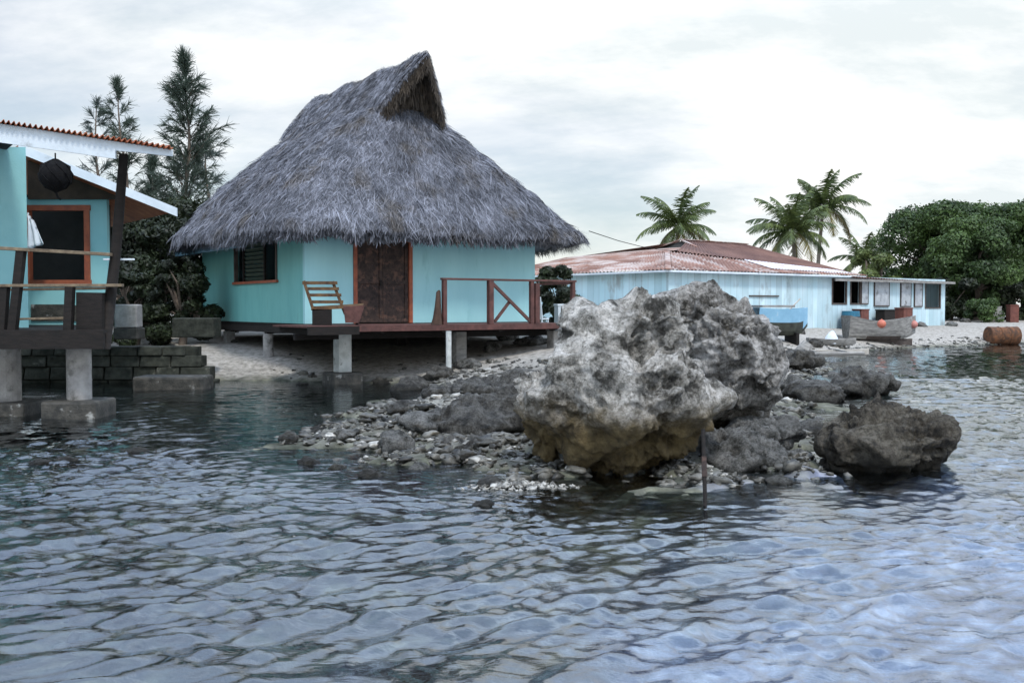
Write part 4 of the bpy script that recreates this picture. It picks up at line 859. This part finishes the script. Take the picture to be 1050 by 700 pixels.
[MB().bar((x_, 0, .24), (x_ + .1, -.8, .2), .05, .05).build('outrigger_arm', M['greywood'], cn) for x_ in (-.5, .5)]; MB().tube([(-1.1, -.8, .14), (1.2, -.8, .14)], .06, 8).build('outrigger_float', M['greywood'], cn)
x, y, z = on_ground(853, 39.5)
c2 = tag(empty('small_skiff', (x, y, z - .02), R(-3)), 'small low pale skiff with a white bundle behind the flat canoe', 'boat')
hull('h', 1.9, .7, .28, M['greywood'], None, c2); MB().tube([(0, 0, .1), (0, 0, .35), (.02, 0, .55), (.03, 0, .62)], [.3, .24, .1, .02], 9).build('bundle', M['cloth'], c2, smooth=True)
x, y, z = on_ground(1028, 47)
dm = tag(empty('rusty_drum', (x, y, z + .38), R(5)), 'rusty oil drum lying on its side on the beach', 'drum')
mb = MB().tube([(-.72, 0, 0), (-.70, 0, 0), (-.24, 0, 0), (-.22, 0, 0), (-.20, 0, 0), (.20, 0, 0), (.22, 0, 0), (.24, 0, 0), (.70, 0, 0), (.72, 0, 0)], [.42, .44, .42, .445, .42, .42, .445, .42, .44, .42], 24); mb.build('body', M['drum'], dm)
MB().tube([(.721, .15, .2), (.74, .15, .2)], .05, 10).build('bung', M['framedark'], dm)
# far things under the trees at the right
x, y, z = on_ground(1005, 60)
for (px, Y, w_, h_, m_, lab) in ((1019, 57, .9, .9, 'greywood', 'greyish upturned box in the shade under the broad tree'), (1038, 57, .7, 1.0, 'redcrate', 'dark reddish crate in the shade under the broad tree')):
    x, y, z = on_ground(px, Y); crate('storage_box', lab, 'box', x, y, (w_ * .7, .5), h_, m_, rz=0)

# things on the terrace right of the hut
p = local_to_world(3.9, 2.2, 0)
def deckthing(px, Y): v = W(px, 330, Y); return v.x, v.y, gz(v.x, v.y)
x, y, z = deckthing(553, 33)
wc = tag(empty('white_chair', (x, y, z), R(150)), 'white chair standing beyond the corner of the thatched hut', 'chair')
zs = 1.0 - z * 0 - .0; zz = .45
MB().box(-.24, .24, -.24, .24, zz - .04, zz).build('seat', M['white'], wc); MB().hexa([(-.24, .2, zz + .001), (.24, .2, zz + .001), (.24, .24, zz + .001), (-.24, .24, zz + .001), (-.22, .3, 1.15), (.22, .3, 1.15), (.22, .33, 1.15), (-.22, .33, 1.15)]).build('backrest', M['white'], wc)
for sx in (-.21, .21):
    for sy_ in (-.21, .21): MB().box(sx - .02, sx + .02, sy_ - .02, sy_ + .02, -.03, zz - .041).build('leg', M['white'], wc)
x, y, z = deckthing(579, 31); crate('white_box', 'pale box on the ground behind the hut railing', 'box', x, y, (.55, .5), .95, 'white', rz=.2)

# ------------------------------------------------------------------ vegetation
def leafquads(n, cents, radii, size, rg, flat=0.0, shell=.55, aspect=2.0):
    """diamond leaves scattered in ellipsoid clumps"""
    cents = np.array(cents); radii = np.array(radii); vol = radii.prod(1) ** .8; pr = vol / vol.sum()
    ci = rg.choice(len(cents), n, p=pr); d = rg.normal(0, 1, (n, 3)); d /= np.linalg.norm(d, axis=1, keepdims=True)
    r = shell + (1 - shell) * rg.random((n, 1)) ** .6; r = np.where(rg.random((n, 1)) < .12, r * 1.13, r)
    p = cents[ci] + d * r * radii[ci]
    up_ = d + rg.normal(0, .6, (n, 3)); up_ /= np.linalg.norm(up_, axis=1, keepdims=True)
    a = np.cross(up_, rg.normal(0, 1, (n, 3))); a /= np.linalg.norm(a, axis=1, keepdims=True); b = np.cross(up_, a)
    s = size * rg.uniform(.6, 1.3, (n, 1))
    V = np.stack([p - a * s, p - b * s / aspect, p + a * s, p + b * s / aspect], 1).reshape(-1, 3)
    return V, np.arange(n * 4).reshape(-1, 4)
def limbs(mb, base, tips, r0):
    for t in tips:
        t = Vector(t); b = Vector(base); m1 = b.lerp(t, .5) + Vector((random.uniform(-.2, .2), random.uniform(-.2, .2), .15 * (t - b).length)); mb.tube([b, m1, t], [r0, r0 * .6, r0 * .15], 7)
def broad_tree(name, label, cat, x, y, zc0, H, Rx, n, size, m, nc=26, seed=1, group=None, trunk=.3, low=.15, ry=None, taper=.0):
    rg = np.random.default_rng(seed); random.seed(seed); z = gz(x, y)
    root = tag(empty(name, (x, y, z)), label, cat, group)
    cents = []; radii = []
    for k in range(nc):
        t = rg.random() ** .8; hz = H * (low + (1 - low) * t); rr = math.sqrt(max(.05, 1 - ((t - .35) / .75) ** 2)); a_ = rg.random() * 6.283; q_ = rg.random() ** .4 * rr * (1 - taper * t)
        cr = Rx * rg.uniform(.13, .34); cents.append((math.cos(a_) * q_ * (Rx - cr), math.sin(a_) * q_ * ((ry or Rx) - cr), min(hz, H - cr * .6))); radii.append((cr, cr, cr * rg.uniform(.55, .8)))
    V, Fq = leafquads(n, cents, radii, size, rg)
    mb = MB(); mb.tube([(0, 0, -.2), (.1, 0, H * .25), (0, .1, H * .5)], [trunk, trunk * .8, trunk * .5], 10); limbs(mb, (0, .05, H * .3), cents[::2], trunk * .45)
    mb.build('trunk', M['bark'], root); link_mesh('crown', V, Fq, M[m], root)
    return root
GT = 'broadleaved trees at the right end of the beach'
def place(px, Y): return (px - 525) / F * Y
broad_tree('broadleaf_tree', 'big round dark green tree behind the end of the boarded building', 'tree', place(968, 66), 66, 0, 7.6, 5.0, 60000, .115, 'leaf', nc=60, seed=11, group=GT, low=.2)
broad_tree('broadleaf_tree', 'wide green tree at the right edge behind the rusty drum', 'tree', place(1050, 64), 64, 0, 7.3, 4.6, 52000, .115, 'leaf', nc=54, seed=12, group=GT, low=.2)
broad_tree('broadleaf_tree', 'lower dense tree between the two big green trees', 'tree', place(1010, 60), 61, 0, 6.2, 3.6, 32000, .11, 'leaf', nc=40, seed=13, group=GT, low=.15)
broad_tree('broadleaf_tree', 'tall green tree beyond the right edge of the beach', 'tree', place(1130, 66), 66, 0, 7.8, 5, 14000, .2, 'leaf', nc=36, seed=14, group=GT, low=.2)
broad_tree('pale_bush', 'pale yellow green bush above the roof beside the big round tree', 'bush', place(893, 62), 62, 0, 4.4, 2.0, 7000, .13, 'leafpale', nc=18, seed=15, low=.1)
broad_tree('low_shrub', 'low green shrub on the beach behind the rusty drum', 'shrub', place(1008, 57), 57, 0, 1.3, 1.3, 4000, .08, 'leaf', nc=26, seed=16, low=.05, trunk=.06)
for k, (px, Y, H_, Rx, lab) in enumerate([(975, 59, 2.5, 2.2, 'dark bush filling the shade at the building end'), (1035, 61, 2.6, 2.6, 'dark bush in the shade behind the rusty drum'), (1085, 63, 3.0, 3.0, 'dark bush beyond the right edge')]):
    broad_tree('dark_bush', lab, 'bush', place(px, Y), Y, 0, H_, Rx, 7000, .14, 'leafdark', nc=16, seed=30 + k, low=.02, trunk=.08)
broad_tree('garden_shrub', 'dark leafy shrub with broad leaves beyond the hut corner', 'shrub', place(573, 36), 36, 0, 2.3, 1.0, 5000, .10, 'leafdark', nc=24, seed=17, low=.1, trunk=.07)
broad_tree('distant_tree', 'small distant tree top above the left end of the rusty roof', 'tree', place(606, 80), 80, 0, 5.6, 2.0, 3500, .16, 'leafpale', nc=12, seed=18, low=.4)
# dark undergrowth between the two houses
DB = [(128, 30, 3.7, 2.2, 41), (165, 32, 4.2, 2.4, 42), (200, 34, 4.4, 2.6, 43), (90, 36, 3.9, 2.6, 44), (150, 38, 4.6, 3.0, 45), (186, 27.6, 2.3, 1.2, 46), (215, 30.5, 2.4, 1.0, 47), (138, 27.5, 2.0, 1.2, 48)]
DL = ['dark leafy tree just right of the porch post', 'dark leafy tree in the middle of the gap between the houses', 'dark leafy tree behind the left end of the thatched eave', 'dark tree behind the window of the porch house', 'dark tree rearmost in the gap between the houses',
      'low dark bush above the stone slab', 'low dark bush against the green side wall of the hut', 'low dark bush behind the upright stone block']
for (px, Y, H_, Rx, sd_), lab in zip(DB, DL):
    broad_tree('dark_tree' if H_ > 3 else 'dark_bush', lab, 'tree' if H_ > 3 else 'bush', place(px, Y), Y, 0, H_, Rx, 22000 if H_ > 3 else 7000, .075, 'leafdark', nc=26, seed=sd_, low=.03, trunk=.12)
def casuarina(px, Y, ytop, Rb, n, m, label, seed, lean=0.0, bare=0.0):
    rg = np.random.default_rng(seed); x = place(px, Y); z = gz(x, Y); H = EYE + (315 - ytop) / F * Y - z
    root = tag(empty('casuarina_tree', (x, Y, z)), label, 'tree', 'feathery casuarina trees behind the houses')
    mb = MB(); tl = lambda h: np.array([lean * (h / H) ** 2 + .12 * math.sin(h * 1.1 + seed), .1 * math.sin(h * .9), h])
    mb.tube([tl(h) for h in np.linspace(-.2, H * .97, 12)], list(np.linspace(.16, .012, 12)), 7)
    Vs = []; nb = int(n / 60)
    for k in range(nb):
        f = bare + (1 - bare) * (rg.random() ** .85); h = H * (.12 + .86 * f); a_ = rg.random() * 6.283; ln = Rb * (1 - f) ** .7 * (rg.uniform(.35, 1.0) if k % 4 else rg.uniform(1.0, 1.6)) + .18; el = R(rg.uniform(15, 65) if f < .9 else 78)
        d = np.array([math.cos(a_) * math.cos(el), math.sin(a_) * math.cos(el), math.sin(el)]); b = tl(h); e = b + d * ln
        if k % 3 == 0 and ln > .5: mb.tube([b, b + d * ln * .5 + [0, 0, -.03], e], [.022, .014, .006], 4, cap=False)
        t = rg.random((46, 1)) ** .45; p = b + d * ln * t
        nd = d + rg.normal(0, .34, (46, 3)); nd[:, 2] += rg.uniform(-.75, .35, 46); nd /= np.linalg.norm(nd, axis=1, keepdims=True); L_ = rg.uniform(.18, .5, (46, 1)); sdv = np.cross(nd, rg.normal(0, 1, (46, 3))); sdv /= np.linalg.norm(sdv, axis=1, keepdims=True); sdv *= rg.uniform(.008, .02, (46, 1))
        q = p + nd * L_; q[:, 2] -= L_[:, 0] * .12
        Vs.append(np.stack([p - sdv, p + sdv, q + sdv * .35, q - sdv * .35], 1).reshape(-1, 3))
    V = np.vstack(Vs); mb.build('trunk', M['bark'], root); link_mesh('foliage', V, np.arange(len(V)).reshape(-1, 4), M[m], root)
casuarina(192, 36, 58, 1.8, 13500, 'needle', 'tallest dense dark casuarina behind the thatched eave', 51, .1)
casuarina(133, 40, 82, 1.4, 5600, 'needle', 'slim casuarina with a leaning tip above the porch roof', 52, -.35)
casuarina(107, 42, 96, 1.2, 3600, 'needle_pale', 'thin grey casuarina leftmost above the porch roof', 53, -.3)
casuarina(222, 44, 128, 1.1, 3800, 'needle_pale', 'sparse pale casuarina beside the slope of the thatched roof', 54, -.5)
casuarina(160, 38, 168, 1.0, 9000, 'needle', 'short casuarina between the two taller ones', 55, .1)
def palm(px, Y, pyc, Rf, nf, label, seed, lean=0.0, m='palm', group='coconut palms behind the boarded building', droop=1.0):
    rg = np.random.default_rng(seed); x = place(px, Y); z = gz(x, Y); H = EYE + (315 - pyc) / F * Y - z
    root = tag(empty('coconut_palm', (x - lean, Y, z)), label, 'palm tree', group)
    MB().tube([(lean * (h ** 1.6), 0, H * h - .2 * (h == 0)) for h in np.linspace(0, 1, 10)], list(np.linspace(.2, .11, 10)), 9).build('trunk', M['palmbark'], root)
    V = []; Vd = []
    top = np.array([lean, 0, H])
    for k in range(nf):
        a_ = k * 2.39996 + rg.uniform(-.2, .2); f = k / nf; el = R(82 - 108 * f + rg.uniform(-8, 8)); L_ = Rf * rg.uniform(.95, 1.25); tgt = Vd if (f > .86) else V
        hd = np.array([math.cos(a_), math.sin(a_), 0]); n_ = 26; p = top.copy(); e_ = el; step = L_ / n_; pts = [p.copy()]
        for i_ in range(n_): e_ -= R(1.1 * droop + 2.6 * i_ / n_ * (0.7 + f)); p = p + (hd * math.cos(e_) + np.array([0, 0, math.sin(e_)])) * step; pts.append(p.copy())
        pts = np.array(pts); side = np.array([-hd[1], hd[0], 0])
        for i_ in range(n_):
            w_ = .028 * (1 - i_ / n_) + .008; tgt.append([pts[i_] - side * w_, pts[i_] + side * w_, pts[i_ + 1] + side * w_, pts[i_ + 1] - side * w_])
        for i_ in range(3, n_ + 1):
            t = i_ / n_; ll = Rf * .30 * math.sin(math.pi * min(1, .12 + t * .86)) ** .7
            for s in (-1, 1):
                for q_ in (0, .5):
                    b = pts[i_] * (1 - q_) + pts[i_ - 1] * q_; fw = pts[i_] - pts[i_ - 1]; fw /= np.linalg.norm(fw)
                    d = side * s * .8 + fw * .65 + np.array([0, 0, -rg.uniform(.25, .95)]); d /= np.linalg.norm(d); e = b + d * ll * rg.uniform(.8, 1.1); e[2] -= .05; wv = fw * .045
                    tgt.append([b - wv, b + wv, e + wv * .3, e - wv * .3])
    for nm, A_, mm in (('crown', V, m), ('dry_frond', Vd, 'palmdry')):
        if A_: A_ = np.array(A_).reshape(-1, 3); link_mesh(nm, A_, np.arange(len(A_)).reshape(-1, 4), M[mm], root)
    mb = MB()
    for k in range(7): a_ = k * .9; c_ = Vector((lean + .28 * math.cos(a_), .28 * math.sin(a_), H - .3 - .1 * (k % 2))); mb.tube([c_ + Vector((0, 0, .14)), c_ + Vector((0, 0, .07)), c_, c_ - Vector((0, 0, .1)), c_ - Vector((0, 0, .15))], [.02, .1, .13, .09, .02], 7)
    mb.build('coconuts', M['palmdry'], root)
palm(695, 68, 232, 2.75, 24, 'coconut palm standing alone behind the rusty roof peak', 61, .3)
palm(812, 70, 238, 3.2, 26, 'lower full coconut palm of the pair over the rusty roof', 62, -.3)
palm(843, 76, 212, 3.1, 24, 'taller slender coconut palm of the pair over the rusty roof', 63, .5)
palm(885, 80, 266, 2.5, 18, 'small low palm crown beside the big round tree', 64, .2)
# overhead wire
a = W(604, 237, 27.5); b = W(690, 257, 44.5); mid = a.lerp(b, .5) - Vector((0, 0, .12))
tag(MB().tube([a, a.lerp(b, .25) - Vector((0, 0, .09)), mid, a.lerp(b, .75) - Vector((0, 0, .09)), b], .012, 5).build('overhead_wire', M['net']), 'thin dark wire from the thatched eave to the rusty roof', 'wire')

# ------------------------------------------------------------------ rocks
def rock_from_blobs(name, label, blobs, Y0, m, voxel=.035, amp=1.0, seed=0, zbase=None):
    """blobs: (px, py, rx px, rz px, depth offset m, ry m); union of ellipsoids, voxel skin, then weathered by noise"""
    sc = Y0 / F; bm = bmesh.new(); org = W(blobs[0][0], 350, Y0); org.z = 0
    for (px, py, rx, rz, dy, ry) in blobs:
        c = W(px, py, Y0); Mx = Matrix.Translation((c.x - org.x, dy, c.z)) @ Matrix.Diagonal((rx * sc, ry, rz * sc, 1)); bmesh.ops.create_icosphere(bm, subdivisions=4, radius=1, matrix=Mx)
    me = bpy.data.meshes.new('tmp'); bm.to_mesh(me); bm.free(); tmp = bpy.data.objects.new('tmp', me); C.objects.link(tmp)
    r_ = tmp.modifiers.new('r', 'REMESH'); r_.mode = 'VOXEL'; r_.voxel_size = voxel
    s_ = tmp.modifiers.new('s', 'SMOOTH'); s_.iterations = 8; s_.factor = .6
    dg_ = bpy.context.evaluated_depsgraph_get(); dg_.update(); me2 = bpy.data.meshes.new_from_object(tmp.evaluated_get(dg_)); bpy.data.objects.remove(tmp)
    nv = len(me2.vertices); co = np.zeros(nv * 3, np.float32); me2.vertices.foreach_get('co', co); co = co.reshape(-1, 3); nr = np.zeros(nv * 3, np.float32); me2.vertices.foreach_get('normal', nr); nr = nr.reshape(-1, 3)
    out = np.empty_like(co); so = Vector((seed * 7.3, seed * 3.1, seed))
    for i_ in range(nv):
        p = Vector(co[i_]) + so
        a_ = noise.fractal(p * 1.5, 1.0, 2.1, 4) * .20
        b_ = -abs(noise.noise(Vector((p.x * 2.6, p.y * 2.6, p.z * 4.2)) + Vector((9, 2, 4)))) * .34 + .08
        c_ = -abs(noise.fractal(p * 8, .7, 2.0, 5)) * .13 + .03
        w_ = noise.noise(p * 1.5 + Vector((3, 8, 1))) * 1.6; w_ = min(1, max(.12, .5 + w_ * 1.6)); cav = noise.voronoi(p * 2.3 + Vector((5, 5, 2)))[0][0]; pit = noise.voronoi(p * 6.5)[0][0]; pt = -max(0, .38 - pit) * .34 * w_ - max(0, .30 - cav) * .75 * w_
        out[i_] = co[i_] + nr[i_] * amp * (a_ + b_ * (.45 + .55 * w_) + c_ * w_ + pt)
    me2.vertices.foreach_set('co', out.ravel()); me2.polygons.foreach_set('use_smooth', [True] * len(me2.polygons)); me2.materials.clear(); me2.materials.append(M[m]); me2.update(); me2.name = name
    o = bpy.data.objects.new(name, me2); C.objects.link(o); o.location = (org.x, Y0, 0)
    return tag(o, label, 'rock')
rock_from_blobs('coral_boulder', 'huge pale pitted coral boulder with a brown tidal band in the middle', [
    (640, 405, 88, 62, 0, .8), (578, 408, 52, 33, .0, .55), (560, 395, 32, 22, .1, .4), (628, 358, 50, 44, .1, .6), (598, 334, 27, 24, .15, .45), (650, 335, 34, 26, .15, .5), (675, 350, 34, 40, .1, .5), (716, 403, 31, 18, -.1, .35), (650, 446, 62, 34, .1, .6), (615, 440, 50, 34, .15, .6), (672, 405, 50, 45, -.2, .5), (600, 375, 40, 34, -.25, .4), (560, 440, 22, 40, .5, .3), (645, 470, 50, 30, .3, .5)], 10.6, 'rock_big', amp=.9, seed=1, voxel=.02)
rock_from_blobs('coral_boulder', 'big grey coral boulder leaning behind the huge pale one', [
    (748, 352, 50, 50, 0, .7), (766, 380, 36, 40, 0, .6), (722, 322, 36, 26, .1, .5), (690, 322, 34, 24, .1, .5), (745, 322, 28, 22, 0, .45), (775, 345, 24, 28, .1, .4), (742, 392, 48, 32, .1, .6), (735, 420, 60, 30, .4, .5)], 12.2, 'rock_back', amp=.85, seed=2, voxel=.024)
rock_from_blobs('brown_rock', 'dark brown jagged rock standing in the water at right', [
    (905, 455, 60, 34, 0, .6), (932, 440, 28, 20, .1, .4), (925, 426, 14, 11, .1, .2), (955, 455, 26, 26, 0, .4), (975, 455, 12, 12, 0, .2), (868, 455, 26, 24, 0, .45), (895, 436, 24, 14, .1, .3), (905, 480, 62, 16, .1, .6)], 10.9, 'rock_brown', amp=.95, seed=3, voxel=.02)
rock_from_blobs('low_rock', 'flat dark rock between the big boulder and the brown rock', [(760, 470, 52, 24, 0, .6), (790, 452, 40, 18, .5, .5), (740, 490, 30, 16, -.3, .3)], 11.2, 'rock_grey', amp=.75, seed=4, voxel=.03)
rock_from_blobs('low_rock', 'broad dark rock left of the big boulder among rubble', [(485, 436, 46, 20, 0, .8), (520, 428, 40, 20, .3, .7), (455, 440, 22, 13, 0, .4)], 13.2, 'rock_dark', amp=.75, seed=5, voxel=.032)
rock_from_blobs('low_rock', 'dark rock at the water edge under the broad dark rock', [(488, 462, 30, 12, 0, .4), (465, 463, 16, 11, 0, .25), (508, 465, 14, 9, 0, .25)], 12.0, 'rock_dark', amp=.6, seed=6, voxel=.026)
rock_from_blobs('flat_rock', 'low flat dark reef slab left of the broad dark rock', [(415, 440, 34, 8, 0, .5), (388, 444, 22, 6, .1, .4), (438, 432, 22, 9, .2, .4)], 14.2, 'rock_dark', amp=.55, seed=13, voxel=.03)
rock_from_blobs('flat_rock', 'small flat dark reef slab near the tip of the spit', [(345, 446, 26, 5, 0, .35), (325, 444, 14, 4, .1, .3)], 13.9, 'rock_dark', amp=.4, seed=14, voxel=.025)
rock_from_blobs('flat_rock', 'long flat dark reef slab on the shore under the hut railing', [(505, 398, 40, 8, 0, .9), (470, 402, 28, 7, .2, .6), (540, 392, 26, 9, .2, .6)], 18.5, 'rock_dark', amp=.6, seed=15, voxel=.04)
rock_from_blobs('shore_rock', 'dark double rock in the water beyond the brown rock', [(888, 392, 28, 13, 0, .6), (865, 396, 22, 10, -.2, .4), (905, 393, 14, 10, 0, .4)], 20.0, 'rock_dark', amp=.75, seed=7, voxel=.04)
rock_from_blobs('shore_rock', 'rounded dark rock nearest the big grey boulder at right', [(838, 403, 30, 14, 0, .6), (815, 400, 16, 14, .2, .4)], 18.6, 'rock_dark', amp=.7, seed=8, voxel=.04)
rock_from_blobs('shore_rock', 'grey rock by the shore below the flat canoe', [(822, 366, 20, 10, 0, .6), (808, 372, 14, 8, -.2, .5)], 26, 'rock_dark', amp=.8, seed=9, voxel=.05)
# smaller stones: three shapes, copied one by one
stonesrc = []
for k in range(5):
    bm = bmesh.new(); bmesh.ops.create_icosphere(bm, subdivisions=3, radius=1)
    for v in bm.verts:
        p = v.co * 1.3 + Vector((k * 5.1, 0, 0)); v.co *= 1 + .35 * noise.fractal(p, 1, 2, 4) - .25 * abs(noise.noise(p * 2.5)); v.co.z *= .62
    me = bpy.data.meshes.new('loose_stone'); bm.to_mesh(me); bm.free(); me.polygons.foreach_set('use_smooth', [True] * len(me.polygons)); stonesrc.append(me)
random.seed(21)
sizes = [(420, 389, .5, 'rock_dark'), (452, 384, .42, 'rock_dark'), (480, 381, .38, 'rock_grey'), (505, 376, .35, 'rock_grey'), (520, 371, .45, 'rock_grey'), (546, 374, .45, 'rock_grey'), (448, 404, .32, 'rock_dark'), (415, 418, .30, 'rock_dark'),
         (385, 424, .2, 'rock_dark'), (295, 441, .17, 'rock_dark'), (316, 458, .14, 'rock_dark'), (352, 438, .17, 'rock_grey'), (405, 446, .26, 'rock_grey'), (432, 436, .28, 'rock_grey'), (430, 462, .20, 'rock_grey'), (380, 470, .16, 'rock_dark'), (345, 462, .12, 'rock_grey'),
         (525, 478, .14, 'rock_dark'), (820, 455, .2, 'rock_grey'), (800, 475, .15, 'rock_grey'), (830, 430, .3, 'rock_dark'), (800, 425, .25, 'rock_dark'), (875, 374, .35, 'rock_dark'), (855, 377, .3, 'rock_grey'), (897, 349, .45, 'rock_dark'), (945, 346, .3, 'rock_grey'),
         (815, 352, .5, 'rock_dark'), (835, 356, .4, 'rock_dark'), (855, 353, .4, 'rock_dark'), (875, 351, .35, 'rock_grey'), (975, 345, .3, 'rock_grey'), (990, 343, .3, 'rock_dark'), (65, 456, .14, 'rock_dark'), (120, 462, .12, 'rock_dark'), (140, 447, .12, 'rock_dark'), (498, 496, .11, 'rock_dark'), (40, 458, .16, 'rock_dark'),
         (560, 358, .4, 'rock_grey'), (530, 362, .3, 'rock_grey'), (240, 371, .12, 'rock_dark'), (390, 384, .22, 'rock_dark'), (310, 385, .14, 'rock_dark')]
near = {(0, 300): 'in the shallows at left', (300, 440): 'at the tip of the rubble spit', (440, 600): 'left of the big boulder', (600, 840): 'right of the big boulder', (840, 1060): 'on the right beach'}
stones_ = []
for k, (px, py, s, m_) in enumerate(sizes):
    x = (px - 525) / F; Y = 1.55 / ((py - 315) / F); x *= Y; z = gz(x, Y)
    if s < .2 and z < -.03: z = -.03
    me = stonesrc[k % 5].copy() if k >= 5 else stonesrc[k]
    me.materials.clear(); me.materials.append(M[m_]); o = bpy.data.objects.new('loose_stone', me); C.objects.link(o)
    o.location = (x, Y, z + s * .12); o.scale = (s * random.uniform(.8, 1.2), s * random.uniform(.7, 1.1), s * random.uniform(.7, 1.1)); o.rotation_euler.z = random.uniform(0, 6)
    where = [v for (a0, a1), v in near.items() if a0 <= px < a1][0]
    dn_ = 'far' if Y > 20 else ('nearer' if Y > 13 else 'nearest')
    stones_.append((f"{'dark wet' if m_ == 'rock_dark' else 'pale grey'} {'small' if s < .2 else 'larger'}", dn_, where, px, o))
from collections import defaultdict
grp = defaultdict(list)
for a1, a2, a3, px, o in stones_: grp[(a1, a2, a3)].append((px, o))
ORD = ['leftmost', 'second from left', 'third from left', 'fourth from left', 'fifth from left', 'sixth from left', 'seventh from left']
for (a1, a2, a3), L_ in grp.items():
    L_.sort(key=lambda t: t[0])
    for k, (px, o) in enumerate(L_):
        if len(L_) == 1: tag(o, f"{a1} stone of the {a2} row {a3}", 'stone')
        else: tag(o, f"{ORD[k]} {a1} stone, {a2} row {a3}", 'stone', f"{a1} stones, {a2} row {a3}")
# coral rubble
def rubble(n, pick, smin, smax, name, label, m, seed, sub=2):
    rg = np.random.default_rng(seed); bm = bmesh.new(); bmesh.ops.create_icosphere(bm, subdivisions=sub, radius=1); bv = np.array([v.co[:] for v in bm.verts]); bf = np.array([[v.index for v in f.verts] for f in bm.faces]); bm.free()
    P_ = pick(rg, n); n = len(P_); z = ground_z(P_[:, 0], P_[:, 1]); s = smin * (smax / smin) ** (rg.random(n) ** 2.0)
    V = bv[None] * (1 + .34 * rg.normal(0, 1, (n, len(bv), 1))) * s[:, None, None] * rg.uniform(.6, 1.25, (n, 1, 3)) * [1, 1, .55]
    a = rg.random(n) * 6.283; c_, s_ = np.cos(a)[:, None], np.sin(a)[:, None]; X_ = V[..., 0] * c_ - V[..., 1] * s_; Y_ = V[..., 0] * s_ + V[..., 1] * c_
    V = np.stack([X_ + P_[:, 0:1], Y_ + P_[:, 1:2], V[..., 2] + z[:, None] + s[:, None] * .1], -1).reshape(-1, 3)
    Fq = (bf[None] + (np.arange(n) * len(bv))[:, None, None]).reshape(-1, 3)
    return tag(link_mesh(name, V, Fq, m), label, 'rubble', kind='stuff')
def pick_shore(rg, n):
    x = rg.uniform(-6, 30, n * 14); y = rg.uniform(9.5, 50, n * 14); d = shore_sd(x, y); keep = (d > -.35 - .5 * rg.random(len(x)) ** 3) & (d < np.where(y < 23, 6, np.where(y < 30, 2.6, 1.4)) * rg.random(len(x)) ** .5) & ~((x < -1.8) & (y > 19.5) & (rg.random(len(x)) > .10))
    dens = np.clip(14 / y, .15, 1) ** 1.0; keep &= rg.random(len(x)) < dens; r_ = np.stack([x[keep], y[keep]], 1); return r_[:n]
def pick_spit(rg, n):
    x = rg.uniform(-3.8, 3.4, n * 12); y = rg.uniform(9.6, 17, n * 12); d = shore_sd(x, y); k_ = (d > -.45) & (fbm(x * 1.2, y * 1.2, 3) + .2 * np.clip(d, -1, .5) > -.08); return np.stack([x[k_], y[k_]], 1)[:n]
def pick_patch(rg, n):
    c = G(533, 500); x = c.x + rg.normal(0, .22, n); y = c.y + rg.normal(0, .09, n); return np.stack([x, y], 1)
def pick_bed(rg, n):
    x = rg.uniform(-7, 8, n * 2); y = rg.uniform(6.5, 15, n * 2); k_ = (shore_sd(x, y) < -.3) & ~((x > -1) & (y < 9)) & (fbm(x * .8, y * .8, 3) > 0.02); return np.stack([x[k_], y[k_]], 1)[:n]
M['rub_light'] = mat('pale_coral_rubble', (.34, .33, .30), (.13, .125, .11), scale=9, rough=.45, bump=.4, island=.6)
M['rub_dark'] = mat('dark_coral_rubble', (.115, .11, .095), (.035, .034, .029), scale=9, rough=.42, bump=.4, island=.7)
rubble(6500, pick_shore, .02, .11, 'coral_rubble', 'grey broken coral rubble along the shore', M['rub_dark'], 5)
rubble(800, pick_shore, .025, .11, 'coral_rubble', 'pale coral stones strewn along the shore', M['rub_light'], 6)
rubble(1500, pick_spit, .014, .06, 'coral_gravel', 'pale wet gravel on the spit beside the big boulder', M['rub_light'], 7)
rubble(1600, pick_spit, .02, .10, 'coral_gravel', 'dark gravel on the spit beside the big boulder', M['rub_dark'], 8)
c_ = G(533, 500)
gp = rubble(420, pick_patch, .012, .035, 'shell_patch', 'small heap of wet shells and pebbles breaking the water surface', M['rub_light'], 9)
cc = np.zeros(len(gp.data.vertices) * 3, np.float32); gp.data.vertices.foreach_get('co', cc); cc = cc.reshape(-1, 3)
tgt = .02 + .05 * np.exp(-((cc[:, 0] - c_.x) / .3) ** 2 - ((cc[:, 1] - c_.y) / .12) ** 2); gz0 = ground_z(cc[:, 0], cc[:, 1]); cc[:, 2] += tgt - gz0 - .02; gp.data.vertices.foreach_set('co', cc.ravel()); gp.data.update()
rock_from_blobs('low_rock', 'low dark reef lump under the heap of wet shells', [(533, 507, 42, 9, 0, .2), (505, 498, 14, 9, .0, .12)], 9.7, 'rock_dark', amp=.25, seed=12, voxel=.02)
rubble(2600, pick_bed, .03, .14, 'seabed_stones', 'dark stones on the bed of the shallow water', M['rub_dark'], 10, sub=1)
# stick
st = tag(empty('mooring_stake', G(725, 524)), 'thin dark stake leaning in the water before the big boulder', 'stake')
a = Vector((0, 0, -.4)); b = W(721, 440, 8.9) - st.location
MB().tube([a, b], .018, 8).build('shaft', M['darkwood'], st); MB().bar(a.lerp(b, .62), a.lerp(b, .78), .042, .042).build('rusty_band', M['door'], st)
